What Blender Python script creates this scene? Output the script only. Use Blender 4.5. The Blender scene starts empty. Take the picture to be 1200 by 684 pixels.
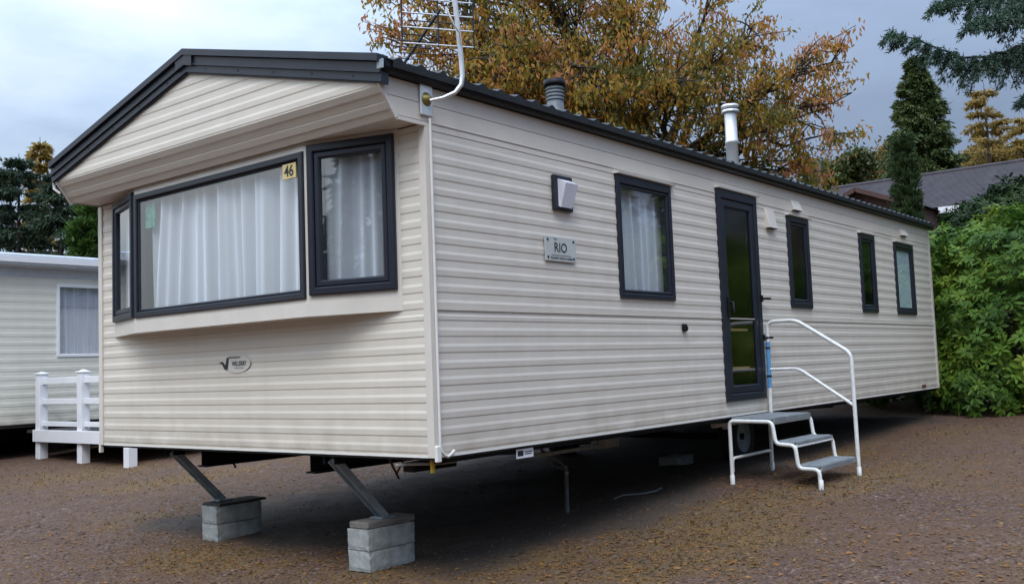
import bpy, math, random
import numpy as np
from mathutils import Matrix, Vector
rng = np.random.default_rng(7)
random.seed(7)
SC = bpy.context.scene
COL = SC.collection

# ------------------------------------------------------------------ camera
CAM = np.array([-4.2707, -4.0779, 0.5132])
YAW, PITCH, ROLL = math.radians(38.857), math.radians(4.3765), math.radians(-2.1771)
FPX = 1142.66
def cam_axes():
    cy, sy, cp, sp = math.cos(YAW), math.sin(YAW), math.cos(PITCH), math.sin(PITCH)
    f = np.array([cy*cp, sy*cp, sp]); r = np.array([sy, -cy, 0.0]); u = np.cross(r, f)
    cr, sr = math.cos(ROLL), math.sin(ROLL)
    return r*cr+u*sr, -r*sr+u*cr, f
AR, AU, AF = cam_axes()
cd = bpy.data.cameras.new('camera'); cam = bpy.data.objects.new('camera', cd); COL.objects.link(cam)
cam.matrix_world = Matrix(((AR[0], AU[0], -AF[0], CAM[0]), (AR[1], AU[1], -AF[1], CAM[1]), (AR[2], AU[2], -AF[2], CAM[2]), (0, 0, 0, 1)))
cd.sensor_width = 36.0; cd.lens = 36.0*FPX/1200.0; cd.clip_start = 0.05; cd.clip_end = 3000
SC.camera = cam

# ------------------------------------------------------------------ sky, sun, exposure
SUN_EL, SUN_AZ = math.radians(52), math.radians(215)     # direction towards the sun, measured from +X
w = bpy.data.worlds.new('World'); SC.world = w; w.use_nodes = True
nt = w.node_tree; nt.nodes.clear()
def N(nt, typ, **kw):
    n = nt.nodes.new(typ)
    for k, v in kw.items(): setattr(n, k, v)
    return n
def L(nt, a, b): nt.links.new(a, b)
def ramp(nt, fac, stops, interp='LINEAR'):
    r = N(nt, 'ShaderNodeValToRGB'); r.color_ramp.interpolation = interp
    el = r.color_ramp.elements
    while len(el) < len(stops): el.new(0.5)
    for e, (p, c) in zip(el, stops):
        e.position = p; e.color = (c[0], c[1], c[2], 1) if hasattr(c, '__len__') else (c, c, c, 1)
    if fac is not None: L(nt, fac, r.inputs[0])
    return r.outputs[0]
def math_(nt, op, a, b=None, clamp=False):
    m = N(nt, 'ShaderNodeMath', operation=op); m.use_clamp = clamp
    for i, x in enumerate((a, b)):
        if x is None: continue
        if isinstance(x, (int, float)): m.inputs[i].default_value = x
        else: L(nt, x, m.inputs[i])
    return m.outputs[0]
def mix(nt, fac, a, b, typ='MIX'):
    m = N(nt, 'ShaderNodeMixRGB', blend_type=typ)
    for i, x in enumerate((fac, a, b)):
        if isinstance(x, (int, float)): m.inputs[i].default_value = x if i == 0 else (x, x, x, 1)
        elif isinstance(x, tuple): m.inputs[i].default_value = (*x, 1)
        else: L(nt, x, m.inputs[i])
    return m.outputs[0]
sky = N(nt, 'ShaderNodeTexSky', sky_type='NISHITA')
sky.sun_disc = False; sky.sun_elevation = SUN_EL; sky.sun_rotation = math.radians(90) - SUN_AZ
tc = N(nt, 'ShaderNodeTexCoord')
sep = N(nt, 'ShaderNodeSeparateXYZ'); L(nt, tc.outputs['Generated'], sep.inputs[0])
mp = N(nt, 'ShaderNodeMapping'); mp.inputs['Scale'].default_value = (1.6, 1.6, 4.2); L(nt, tc.outputs['Generated'], mp.inputs[0])
n1 = N(nt, 'ShaderNodeTexNoise'); n1.inputs['Scale'].default_value = 1.9; n1.inputs['Detail'].default_value = 7; n1.inputs['Roughness'].default_value = 0.52
L(nt, mp.outputs[0], n1.inputs['Vector'])
# broad brightening of the cloud deck towards +Y (away from the darker bank over +X)
azi = math_(nt, 'ADD', math_(nt, 'MULTIPLY', sep.outputs[0], -0.62), math_(nt, 'MULTIPLY', sep.outputs[1], 0.62))
cl = math_(nt, 'ADD', math_(nt, 'MULTIPLY', azi, 0.62), math_(nt, 'MULTIPLY', math_(nt, 'SUBTRACT', n1.outputs[0], 0.5), 1.55))
cl = math_(nt, 'ADD', cl, 0.47, True)
cloud = ramp(nt, cl, [(0.0, (2.3, 3.0, 4.3)), (0.3, (2.9, 3.75, 5.3)), (0.6, (5.0, 6.3, 8.2)), (0.82, (6.6, 7.8, 9.2)), (1.0, (8.6, 9.4, 10.0))])
zz_ = math_(nt, 'MAXIMUM', sep.outputs[2], 0.0)
zen = math_(nt, 'ADD', math_(nt, 'ADD', math_(nt, 'MULTIPLY', zz_, 1.3), math_(nt, 'MULTIPLY', math_(nt, 'MULTIPLY', zz_, zz_), 3.4)), 0.60)
cz = mix(nt, 1.0, cloud, (1, 1, 1), 'MULTIPLY')
vm = N(nt, 'ShaderNodeVectorMath', operation='SCALE'); L(nt, cz, vm.inputs[0]); L(nt, zen, vm.inputs['Scale'])
skymix = mix(nt, 0.92, sky.outputs[0], vm.outputs[0])
bg = N(nt, 'ShaderNodeBackground'); bg.inputs['Strength'].default_value = 0.1
L(nt, skymix, bg.inputs['Color'])
wo = N(nt, 'ShaderNodeOutputWorld'); L(nt, bg.outputs[0], wo.inputs[0])
sd = bpy.data.lights.new('sun', 'SUN'); sd.energy = 1.5; sd.angle = math.radians(25); sd.color = (1, 0.95, 0.88)
so = bpy.data.objects.new('sun', sd); COL.objects.link(so)
so.rotation_euler = Vector((math.cos(SUN_EL)*math.cos(SUN_AZ), math.cos(SUN_EL)*math.sin(SUN_AZ), math.sin(SUN_EL))).to_track_quat('Z', 'Y').to_euler()
SC.view_settings.view_transform = 'Standard'; SC.view_settings.look = 'None'
SC.view_settings.exposure = 0.10; SC.view_settings.gamma = 1.0

# ------------------------------------------------------------------ materials
def mat(name, color=(0.5, 0.5, 0.5), rough=0.6, metal=0.0, var=0.0, scale=8.0, bump=0.0, bscale=None, spec=0.5, stretch=None):
    """plain surface with noise-driven colour wear and fine relief"""
    m = bpy.data.materials.new(name); m.use_nodes = True; t = m.node_tree
    p = t.nodes['Principled BSDF']
    p.inputs['Roughness'].default_value = rough; p.inputs['Metallic'].default_value = metal
    p.inputs['Specular IOR Level'].default_value = spec
    co = N(t, 'ShaderNodeTexCoord').outputs['Object']
    if stretch:
        q = N(t, 'ShaderNodeMapping'); q.inputs['Scale'].default_value = stretch; L(t, co, q.inputs[0]); co = q.outputs[0]
    nz = N(t, 'ShaderNodeTexNoise'); nz.inputs['Scale'].default_value = scale; nz.inputs['Detail'].default_value = 6; nz.inputs['Roughness'].default_value = 0.62
    L(t, co, nz.inputs['Vector'])
    lo = tuple(c*(1-var) for c in color); hi = tuple(min(1, c*(1+var)) for c in color)
    L(t, ramp(t, nz.outputs[0], [(0.3, lo), (0.7, hi)]), p.inputs['Base Color'])
    if bump:
        nb = N(t, 'ShaderNodeTexNoise'); nb.inputs['Scale'].default_value = bscale or scale*4; nb.inputs['Detail'].default_value = 5
        L(t, co, nb.inputs['Vector'])
        b = N(t, 'ShaderNodeBump'); b.inputs['Strength'].default_value = bump; b.inputs['Distance'].default_value = 0.02
        L(t, nb.outputs[0], b.inputs['Height']); L(t, b.outputs[0], p.inputs['Normal'])
    return m
def siding_mat(name, color):
    """coated aluminium sheet: faint cloudy staining, rain streaks running down, slight oil-canning"""
    m = bpy.data.materials.new(name); m.use_nodes = True; t = m.node_tree; p = t.nodes['Principled BSDF']
    co = N(t, 'ShaderNodeTexCoord').outputs['Object']
    a = N(t, 'ShaderNodeTexNoise'); a.inputs['Scale'].default_value = 1.3; a.inputs['Detail'].default_value = 5; L(t, co, a.inputs[0])
    q = N(t, 'ShaderNodeMapping'); q.inputs['Scale'].default_value = (9, 9, 0.6); L(t, co, q.inputs[0])
    s = N(t, 'ShaderNodeTexNoise'); s.inputs['Scale'].default_value = 1.0; s.inputs['Detail'].default_value = 6; L(t, q.outputs[0], s.inputs[0])
    f = math_(t, 'ADD', math_(t, 'MULTIPLY', a.outputs[0], 0.5), math_(t, 'MULTIPLY', s.outputs[0], 0.5))
    sp = N(t, 'ShaderNodeSeparateXYZ'); L(t, co, sp.inputs[0])
    sx = N(t, 'ShaderNodeTexNoise'); sx.inputs['Scale'].default_value = 5; sx.inputs['Detail'].default_value = 7; L(t, co, sx.inputs[0])
    low = math_(t, 'MULTIPLY', ramp(t, sp.outputs[2], [(0.0, 0.9), (0.12, 0.4), (0.45, 0.0)]), ramp(t, sx.outputs[0], [(0.35, 0.1), (0.75, 0.8)]))   # mud splashed along the foot
    cc = (ramp(t, f, [(0.33, tuple(c*0.945 for c in color)), (0.5, color), (0.7, tuple(min(1, c*1.03) for c in color))]))
    L(t, mix(t, low, cc, (0.36, 0.30, 0.23)), p.inputs['Base Color'])
    g = N(t, 'ShaderNodeTexNoise'); g.inputs['Scale'].default_value = 9; L(t, co, g.inputs[0])
    L(t, ramp(t, g.outputs[0], [(0.3, 0.36), (0.7, 0.52)]), p.inputs['Roughness'])
    q2 = N(t, 'ShaderNodeMapping'); q2.inputs['Scale'].default_value = (2.2, 2.2, 5); L(t, co, q2.inputs[0])
    o = N(t, 'ShaderNodeTexNoise'); o.inputs['Scale'].default_value = 1.0; o.inputs['Detail'].default_value = 2; L(t, q2.outputs[0], o.inputs[0])
    b = N(t, 'ShaderNodeBump'); b.inputs['Strength'].default_value = 0.25; b.inputs['Distance'].default_value = 0.03
    L(t, o.outputs[0], b.inputs['Height']); L(t, b.outputs[0], p.inputs['Normal'])
    return m
def leaf_mat(name, stops, trans=0.35, rough=0.5, spec=0.35):
    """foliage: each leaf has its own random value 'v' that picks its colour"""
    m = bpy.data.materials.new(name); m.use_nodes = True; t = m.node_tree; p = t.nodes['Principled BSDF']
    a = N(t, 'ShaderNodeAttribute', attribute_name='v')
    c = ramp(t, a.outputs['Fac'], stops)
    L(t, c, p.inputs['Base Color']); p.inputs['Roughness'].default_value = rough; p.inputs['Specular IOR Level'].default_value = spec
    tr = N(t, 'ShaderNodeBsdfTranslucent'); L(t, c, tr.inputs[0])
    mx = N(t, 'ShaderNodeMixShader'); mx.inputs[0].default_value = trans
    L(t, p.outputs[0], mx.inputs[1]); L(t, tr.outputs[0], mx.inputs[2])
    L(t, mx.outputs[0], t.nodes['Material Output'].inputs[0])
    return m
def glass_mat(name, tint, ior, rough=0.02):
    m = bpy.data.materials.new(name); m.use_nodes = True; t = m.node_tree; t.nodes.remove(t.nodes['Principled BSDF'])
    tr = N(t, 'ShaderNodeBsdfTransparent'); tr.inputs[0].default_value = (*tint, 1)
    gl = N(t, 'ShaderNodeBsdfGlossy'); gl.inputs['Roughness'].default_value = rough; gl.inputs[0].default_value = (1, 1, 1, 1)
    lw = N(t, 'ShaderNodeLayerWeight'); lw.inputs[0].default_value = 0.5; f0 = min(0.25, 1.7*((ior-1)/(ior+1))**2)
    fr = math_(t, 'ADD', math_(t, 'MULTIPLY', math_(t, 'POWER', lw.outputs['Facing'], 5.0), 1-f0), f0)   # Schlick, same from both sides
    co = N(t, 'ShaderNodeTexCoord').outputs['Object']
    o = N(t, 'ShaderNodeTexNoise'); o.inputs['Scale'].default_value = 2.5; o.inputs['Detail'].default_value = 1; L(t, co, o.inputs[0])
    b = N(t, 'ShaderNodeBump'); b.inputs['Strength'].default_value = 0.05; b.inputs['Distance'].default_value = 0.02
    L(t, o.outputs[0], b.inputs['Height']); L(t, b.outputs[0], gl.inputs['Normal'])
    mx = N(t, 'ShaderNodeMixShader'); L(t, fr, mx.inputs[0]); L(t, tr.outputs[0], mx.inputs[1]); L(t, gl.outputs[0], mx.inputs[2])
    L(t, mx.outputs[0], t.nodes['Material Output'].inputs[0])
    return m
def cloth_mat(name, color, trans=0.5):
    m = bpy.data.materials.new(name); m.use_nodes = True; t = m.node_tree; p = t.nodes['Principled BSDF']
    p.inputs['Base Color'].default_value = (*color, 1); p.inputs['Roughness'].default_value = 0.9
    tr = N(t, 'ShaderNodeBsdfTranslucent'); tr.inputs[0].default_value = (*color, 1)
    mx = N(t, 'ShaderNodeMixShader'); mx.inputs[0].default_value = trans
    L(t, p.outputs[0], mx.inputs[1]); L(t, tr.outputs[0], mx.inputs[2]); L(t, mx.outputs[0], t.nodes['Material Output'].inputs[0])
    return m
def net_mat(name, color):
    """sheer net: seen square on it lets some of the dim room show, seen along a fold it closes up"""
    m = bpy.data.materials.new(name); m.use_nodes = True; t = m.node_tree; p = t.nodes['Principled BSDF']
    p.inputs['Base Color'].default_value = (*color, 1); p.inputs['Roughness'].default_value = 0.95; p.inputs['Specular IOR Level'].default_value = 0.1
    lw = N(t, 'ShaderNodeLayerWeight'); lw.inputs[0].default_value = 0.5
    op = ramp(t, lw.outputs['Facing'], [(0.0, 0.50), (0.25, 0.66), (0.65, 1.0)])
    tr = N(t, 'ShaderNodeBsdfTransparent')
    mx = N(t, 'ShaderNodeMixShader'); L(t, op, mx.inputs[0]); L(t, tr.outputs[0], mx.inputs[1]); L(t, p.outputs[0], mx.inputs[2])
    L(t, mx.outputs[0], t.nodes['Material Output'].inputs[0])
    return m
M = {}
M['cream'] = siding_mat('cream_siding', (0.645, 0.59, 0.515))
M['cream_trim'] = mat('cream_trim', (0.64, 0.59, 0.53), 0.4, var=0.05, scale=5)
M['white_trim'] = mat('white_trim', (0.74, 0.72, 0.67), 0.4, var=0.06, scale=5)
M['anthracite'] = mat('anthracite_frame', (0.017, 0.020, 0.031), 0.36, spec=0.35, var=0.14, scale=6, bump=0.04, bscale=60)
M['fascia'] = mat('anthracite_fascia', (0.018, 0.023, 0.036), 0.42, spec=0.35, var=0.18, scale=4, bump=0.05, bscale=40)
M['black'] = mat('black_plastic', (0.007, 0.007, 0.009), 0.5, spec=0.25, var=0.3, scale=9)
M['rooftile'] = mat('dark_roof_tile', (0.020, 0.022, 0.025), 0.5, spec=0.35, var=0.3, scale=14, bump=0.2, bscale=80)
M['chassis'] = mat('chassis_black', (0.008, 0.008, 0.009), 0.7, spec=0.15, var=0.4, scale=6, bump=0.2)
M['galv'] = mat('galvanised_steel', (0.26, 0.31, 0.34), 0.55, metal=0.05, var=0.28, scale=9, bump=0.08)
M['silver'] = mat('silver_flue', (0.72, 0.73, 0.74), 0.36, metal=0.55, var=0.1, scale=7)
M['greyvent'] = mat('grey_vent', (0.15, 0.17, 0.185), 0.55, var=0.25, scale=12)
M['concrete'] = mat('grey_concrete', (0.30, 0.315, 0.31), 0.92, var=0.34, scale=11, bump=0.35, bscale=160)
M['board'] = mat('weathered_board', (0.20, 0.18, 0.165), 0.85, var=0.35, scale=5, bump=0.4, bscale=30, stretch=(2, 12, 12))
M['dark_board'] = mat('wet_dark_board', (0.035, 0.03, 0.028), 0.7, var=0.35, scale=5, bump=0.4, bscale=30)
M['inside'] = mat('inner_lining', (0.30, 0.26, 0.21), 0.8, var=0.1)
M['floor'] = mat('floor_underside', (0.02, 0.018, 0.016), 0.8, var=0.3)
M['white'] = mat('white_upvc', (0.80, 0.80, 0.82), 0.35, var=0.04, scale=3)
M['white_paint'] = mat('white_painted_tube', (0.72, 0.72, 0.70), 0.4, var=0.13, scale=18, bump=0.12)
M['grey_tread'] = mat('grey_tread', (0.19, 0.205, 0.215), 0.55, var=0.25, scale=10, bump=0.3, bscale=90)
M['blue'] = mat('blue_sleeve', (0.10, 0.30, 0.58), 0.45, var=0.2)
M['glass'] = glass_mat('window_glass', (0.93, 0.95, 0.97), 2.0)
M['door_glass'] = glass_mat('door_glass', (0.60, 0.50, 0.33), 1.6, 0.10)
M['frost'] = cloth_mat('frosted_film', (0.60, 0.76, 0.76), 0.1)
M['net'] = net_mat('net_curtain', (0.86, 0.90, 0.96))
M['obscure'] = glass_mat('obscure_glass', (0.50, 0.62, 0.52), 1.6, 0.10)
M['rubber'] = mat('tyre_rubber', (0.018, 0.018, 0.018), 0.8, var=0.3, bump=0.2)
M['yellow'] = mat('yellow_plate', (0.66, 0.53, 0.22), 0.45, var=0.05)
M['plate'] = mat('clear_acrylic_plate', (0.50, 0.52, 0.50), 0.25, var=0.04)
M['ink'] = mat('black_ink', (0.012, 0.014, 0.02), 0.5)
M['lens'] = mat('white_lamp_cover', (0.78, 0.78, 0.86), 0.3, var=0.03)
M['brass'] = mat('brass_fitting', (0.30, 0.25, 0.08), 0.4, metal=0.6, var=0.3)
M['tag_yellow'] = mat('yellow_cap', (0.65, 0.45, 0.03), 0.5)
M['greenpic'] = mat('green_print', (0.08, 0.36, 0.26), 0.5, var=0.7, scale=14)
M['nb'] = siding_mat('pale_green_cream_siding', (0.70, 0.68, 0.58))
M['nbroof'] = mat('pale_grey_roof', (0.52, 0.56, 0.60), 0.45, var=0.1)
M['slate'] = mat('purple_grey_roof', (0.052, 0.043, 0.050), 0.8, var=0.28, scale=3, bump=0.3, bscale=30)
M['brick'] = mat('brown_brick_wall', (0.075, 0.040, 0.035), 0.9, var=0.25, scale=5)
M['bark'] = mat('bark', (0.075, 0.058, 0.045), 0.9, var=0.35, scale=14, bump=0.6)
M['barkd'] = mat('dark_bark', (0.045, 0.036, 0.030), 0.9, var=0.35, scale=14, bump=0.6)
M['rust'] = mat('rusty_steel', (0.14, 0.06, 0.035), 0.8, var=0.4, scale=12, bump=0.3)
M['pipe'] = mat('dull_pipe', (0.13, 0.13, 0.13), 0.7, var=0.3, scale=12)
M['hose'] = mat('grey_hose', (0.33, 0.32, 0.30), 0.6, var=0.3, scale=12)

# ------------------------------------------------------------------ mesh builder
class MB:
    def __init__(s): s.v = []; s.f = []; s.m = []; s.sm = []
    def poly(s, pts, m=0, smooth=False):
        b = len(s.v); s.v += [tuple(map(float, p)) for p in pts]; s.f.append(tuple(range(b, b+len(pts)))); s.m.append(m); s.sm.append(smooth)
    def faces(s, vs, fs, m=0, smooth=False):
        b = len(s.v); s.v += [tuple(map(float, p)) for p in vs]
        for f in fs: s.f.append(tuple(b+i for i in f)); s.m.append(m); s.sm.append(smooth)
    def hexa(s, c, m=0):   # c: eight corners, bottom ring then top ring
        s.faces(c, [(0, 3, 2, 1), (4, 5, 6, 7), (0, 1, 5, 4), (1, 2, 6, 5), (2, 3, 7, 6), (3, 0, 4, 7)], m)
    def box(s, x0, x1, y0, y1, z0, z1, m=0, bev=0.0):
        if bev <= 0:
            s.hexa([(x0, y0, z0), (x1, y0, z0), (x1, y1, z0), (x0, y1, z0), (x0, y0, z1), (x1, y0, z1), (x1, y1, z1), (x0, y1, z1)], m); return
        rings = []
        for z, i in ((z0, bev), (z0+bev, 0), (z1-bev, 0), (z1, bev)):
            a, b_, c, d = x0+i, x1-i, y0+i, y1-i
            k = bev if i == 0 else bev*0.5
            rings.append([(a+k, c, z), (b_-k, c, z), (b_, c+k, z), (b_, d-k, z), (b_-k, d, z), (a+k, d, z), (a, d-k, z), (a, c+k, z)])
        vs = [p for r in rings for p in r]; fs = []
        for j in range(3):
            for i in range(8): fs.append((j*8+i, j*8+(i+1) % 8, (j+1)*8+(i+1) % 8, (j+1)*8+i))
        fs.append(tuple(range(7, -1, -1))); fs.append(tuple(24+i for i in range(8)))
        s.faces(vs, fs, m)
    def bar(s, p0, p1, w, h, m=0, up=(0, 0, 1)):   # rectangular bar between two points
        p0, p1 = np.array(p0, float), np.array(p1, float); d = p1-p0; d /= np.linalg.norm(d)
        a = np.cross(d, up); a /= np.linalg.norm(a); b = np.cross(a, d)
        c = []
        for p in (p0, p1): c += [p-a*w/2-b*h/2, p+a*w/2-b*h/2, p+a*w/2+b*h/2, p-a*w/2+b*h/2]
        s.hexa(c, m)
    def tube(s, path, r, seg=8, m=0, caps=True, smooth=True):
        P = np.array(path, float); n = len(P); rs = np.full(n, r) if np.isscalar(r) else np.array(r, float)
        T = np.gradient(P, axis=0); T /= np.linalg.norm(T, axis=1)[:, None]+1e-12
        a = np.cross(T[0], (0.13, 0.31, 0.94)); 
        if np.linalg.norm(a) < 0.2: a = np.cross(T[0], (1, 0.2, 0))
        vs = []
        for i in range(n):
            a = a-T[i]*(a@T[i]); a /= np.linalg.norm(a); b = np.cross(T[i], a)
            for k in range(seg):
                t = 2*math.pi*k/seg; vs.append(P[i]+rs[i]*(math.cos(t)*a+math.sin(t)*b))
        fs = [(i*seg+k, i*seg+(k+1) % seg, (i+1)*seg+(k+1) % seg, (i+1)*seg+k) for i in range(n-1) for k in range(seg)]
        s.faces(vs, fs, m, smooth)
        if caps:
            s.poly([vs[k] for k in range(seg-1, -1, -1)], m); s.poly([vs[(n-1)*seg+k] for k in range(seg)], m)
    def lathe(s, prof, c, seg=20, m=0, axis='z', smooth=True):
        vs = []
        for r, h in prof:
            for k in range(seg):
                t = 2*math.pi*k/seg; u, v = r*math.cos(t), r*math.sin(t)
                vs.append((c[0]+u, c[1]+v, c[2]+h) if axis == 'z' else (c[0]+u, c[1]-h, c[2]+v))
        n = len(prof)
        s.faces(vs, [(i*seg+k, i*seg+(k+1) % seg, (i+1)*seg+(k+1) % seg, (i+1)*seg+k) for i in range(n-1) for k in range(seg)], m, smooth)
    def build(s, name, mats, parent=None, label=None, cat=None, group=None, kind=None, org=None):
        V = np.array(s.v, dtype=np.float64)
        loc = np.zeros(3) if org is None else np.array(org, float)
        me = bpy.data.meshes.new(name); me.from_pydata((V-loc).tolist(), [], s.f)
        ms = mats if isinstance(mats, (list, tuple)) else [mats]
        for k in ms: me.materials.append(M[k] if isinstance(k, str) else k)
        me.polygons.foreach_set('material_index', s.m); me.polygons.foreach_set('use_smooth', s.sm)
        return link(name, me, parent, label, cat, group, kind, loc)
def link(name, me, parent=None, label=None, cat=None, group=None, kind=None, loc=(0, 0, 0), rz=0.0):
    o = bpy.data.objects.new(name, me); COL.objects.link(o); o.location = loc; o.rotation_euler = (0, 0, rz)
    if parent is not None:
        o.parent = parent; o.matrix_parent_inverse = parent_world(parent).inverted()
    tag(o, label, cat, group, kind); return o
def parent_world(p):
    m = Matrix.LocRotScale(p.location, p.rotation_euler, p.scale)
    if p.parent is not None: m = parent_world(p.parent) @ p.matrix_parent_inverse @ m
    return m
def tag(o, label=None, cat=None, group=None, kind=None):
    for k, v in (('label', label), ('category', cat), ('group', group), ('kind', kind)):
        if v: o[k] = v
def thing(name, loc, label, cat, group=None):
    o = bpy.data.objects.new(name, None); COL.objects.link(o); o.location = loc; o.empty_display_size = 0.2
    tag(o, label, cat, group); return o
def fast_mesh(name, V, F, mats, attr=None, smooth=False, midx=None):
    """V (n,3), F (m,3 or 4) numpy"""
    me = bpy.data.meshes.new(name); k = F.shape[1]
    me.vertices.add(len(V)); me.vertices.foreach_set('co', V.astype(np.float32).ravel())
    me.loops.add(F.size); me.loops.foreach_set('vertex_index', F.astype(np.int32).ravel())
    me.polygons.add(len(F)); me.polygons.foreach_set('loop_start', np.arange(0, F.size, k, dtype=np.int32))
    for m in (mats if isinstance(mats, (list, tuple)) else [mats]): me.materials.append(M[m] if isinstance(m, str) else m)
    if midx is not None: me.polygons.foreach_set('material_index', midx.astype(np.int32))
    if smooth: me.polygons.foreach_set('use_smooth', np.ones(len(F), dtype=bool))
    me.update(calc_edges=True)
    if attr is not None:
        for an, av in attr.items():
            me.attributes.new(an, 'FLOAT', 'POINT').data.foreach_set('value', av.astype(np.float32))
    return me
def text_polys(txt, size, bold=0.0, shear=0.0):
    c = bpy.data.curves.new('text', 'FONT'); c.body = txt; c.size = size; c.offset = bold; c.shear = shear
    c.align_x = 'CENTER'; c.align_y = 'CENTER'; c.fill_mode = 'FRONT'; c.resolution_u = 4
    o = bpy.data.objects.new('text', c); COL.objects.link(o)
    dg = bpy.context.evaluated_depsgraph_get(); me = bpy.data.meshes.new_from_object(o.evaluated_get(dg))
    cy_ = (max(v.co.y for v in me.vertices)+min(v.co.y for v in me.vertices))/2
    out = ([(v.co.x, v.co.y-cy_, 0.0) for v in me.vertices], [tuple(p.vertices) for p in me.polygons])
    bpy.data.objects.remove(o); bpy.data.curves.remove(c); bpy.data.meshes.remove(me)
    return out

# ------------------------------------------------------------------ ground
def vnoise(x, y, s, seed):
    x = np.asarray(x, float)*s; y = np.asarray(y, float)*s
    xi, yi = np.floor(x).astype(np.int64), np.floor(y).astype(np.int64); fx, fy = x-xi, y-yi
    fx = fx*fx*(3-2*fx); fy = fy*fy*(3-2*fy)
    def h(a, b):
        n = (a*374761393+b*668265263+seed*974634777) & 0xffffffff
        n = ((n ^ (n >> 13))*1274126177) & 0xffffffff
        return ((n ^ (n >> 16)) & 0xffff)/65535.0
    return (h(xi, yi)*(1-fx)+h(xi+1, yi)*fx)*(1-fy)+(h(xi, yi+1)*(1-fx)+h(xi+1, yi+1)*fx)*fy
def gplane(x, y): return -0.84+0.04*np.clip(x, -14, 40)+0.015*np.clip(y, -20, 40)+0.095*np.exp(-((np.asarray(x)-4.2)**2+(np.asarray(y)+0.5)**2)/2.2)
def ground_z(x, y):
    near = np.exp(-((np.asarray(x)-3)**2+(np.asarray(y)-2)**2)/900)
    return gplane(x, y)+near*(0.05*(vnoise(x, y, 0.45, 1)-0.5)+0.03*(vnoise(x, y, 1.7, 2)-0.5)+0.014*(vnoise(x, y, 6, 3)-0.5)+0.008*(vnoise(x, y, 17, 4)-0.5))
def spaced(lo, hi, step, far):
    a = [lo]; s = step
    while a[-1] > -far: s *= 1.3; a.append(a[-1]-s)
    b = [hi]; s = step
    while b[-1] < far: s *= 1.3; b.append(b[-1]+s)
    return np.concatenate([a[:0:-1], np.arange(lo, hi, step), b])
gx, gy = spaced(-2.5, 12, 0.055, 900), spaced(-3.2, 13, 0.055, 900)
X, Y = np.meshgrid(gx, gy, indexing='ij'); Z = ground_z(X, Y)
MOSS = [(1.8, 7.9, 1.2, 0.8, .9), (2.2, 6.2, 1.0, 0.5, .7), (0.9, 4.3, .7, .6, .55), (1.4, 3.3, .5, .45, .9), (0.05, 2.3, .45, .6, .7), (0.2, 0.85, .6, .35, .7), (0.95, 0.15, .6, .3, .7), (2.2, -0.5, 1.2, .55, 1.0), (1.9, -0.95, .6, .35, .8), (4.9, -1.0, 1.1, .45, .7), (6.8, 0.0, 1.6, .4, .7), (9.0, -.5, 1.2, .35, .6), (3.2, -0.5, 0.35, .25, 1.0)]
def moss_mask(x, y):
    a = np.zeros_like(np.asarray(x, float))
    for cx, cy, rx, ry, k in MOSS: a = a+k*np.exp(-((x-cx)/rx)**2-((y-cy)/ry)**2)
    n = vnoise(x, y, 1.1, 21)*0.5+vnoise(x, y, 3.7, 22)*0.3+vnoise(x, y, 11, 23)*0.35
    t = np.clip((a*0.80+n-0.66)/0.58, 0, 1)
    return t*t*(3-2*t)
def under_mask(x, y):       # darker ground with less grass and litter under the caravan
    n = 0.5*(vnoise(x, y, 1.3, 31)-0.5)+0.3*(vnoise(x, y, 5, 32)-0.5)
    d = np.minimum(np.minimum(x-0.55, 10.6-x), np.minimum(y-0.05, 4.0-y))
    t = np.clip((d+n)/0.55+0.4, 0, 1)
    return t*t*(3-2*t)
idx = np.arange(X.size).reshape(X.shape)
F = np.stack([idx[:-1, :-1], idx[1:, :-1], idx[1:, 1:], idx[:-1, 1:]], -1).reshape(-1, 4)
gm = bpy.data.materials.new('gravel_ground'); gm.use_nodes = True; t = gm.node_tree; p = t.nodes['Principled BSDF']
co = N(t, 'ShaderNodeTexCoord').outputs['Object']
def tex(kind, sc, det=5, rough=0.6):
    n = N(t, kind); n.inputs['Scale'].default_value = sc
    if kind == 'ShaderNodeTexNoise': n.inputs['Detail'].default_value = det; n.inputs['Roughness'].default_value = rough
    L(t, co, n.inputs['Vector']); return n
nA, nB, nC = tex('ShaderNodeTexNoise', 0.8), tex('ShaderNodeTexNoise', 7), tex('ShaderNodeTexNoise', 46, 4)
vo = tex('ShaderNodeTexVoronoi', 46); vo2 = tex('ShaderNodeTexVoronoi', 95)
hsv = N(t, 'ShaderNodeSeparateColor'); L(t, vo.outputs['Color'], hsv.inputs[0])
hs2 = N(t, 'ShaderNodeSeparateColor'); L(t, vo2.outputs['Color'], hs2.inputs[0])
stone = ramp(t, hsv.outputs[0], [(0.0, (0.039, 0.023, 0.017)), (0.35, (0.078, 0.045, 0.034)), (0.7, (0.111, 0.066, 0.049)), (0.93, (0.157, 0.102, 0.077)), (1.0, (0.222, 0.169, 0.133))])
fine = ramp(t, hs2.outputs[1], [(0.0, (0.037, 0.022, 0.015)), (0.5, (0.087, 0.050, 0.034)), (0.9, (0.128, 0.073, 0.042)), (1.0, (0.198, 0.118, 0.055))])
grav = mix(t, ramp(t, nB.outputs[0], [(0.4, 0), (0.62, 1)]), stone, fine)
grav = mix(t, ramp(t, nA.outputs[0], [(0.42, 0.0), (0.62, 0.55)]), grav, (0.112, 0.062, 0.034))
mossc = ramp(t, nC.outputs[0], [(0.25, (0.090, 0.059, 0.023)), (0.45, (0.135, 0.093, 0.033)), (0.6, (0.162, 0.111, 0.040)), (0.75, (0.207, 0.114, 0.044))])
mossc = mix(t, ramp(t, nB.outputs[0], [(0.35, 0.0), (0.7, 0.9)]), mossc, (0.165, 0.092, 0.036))
am = N(t, 'ShaderNodeAttribute', attribute_name='moss'); ab = N(t, 'ShaderNodeAttribute', attribute_name='bare')
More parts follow.
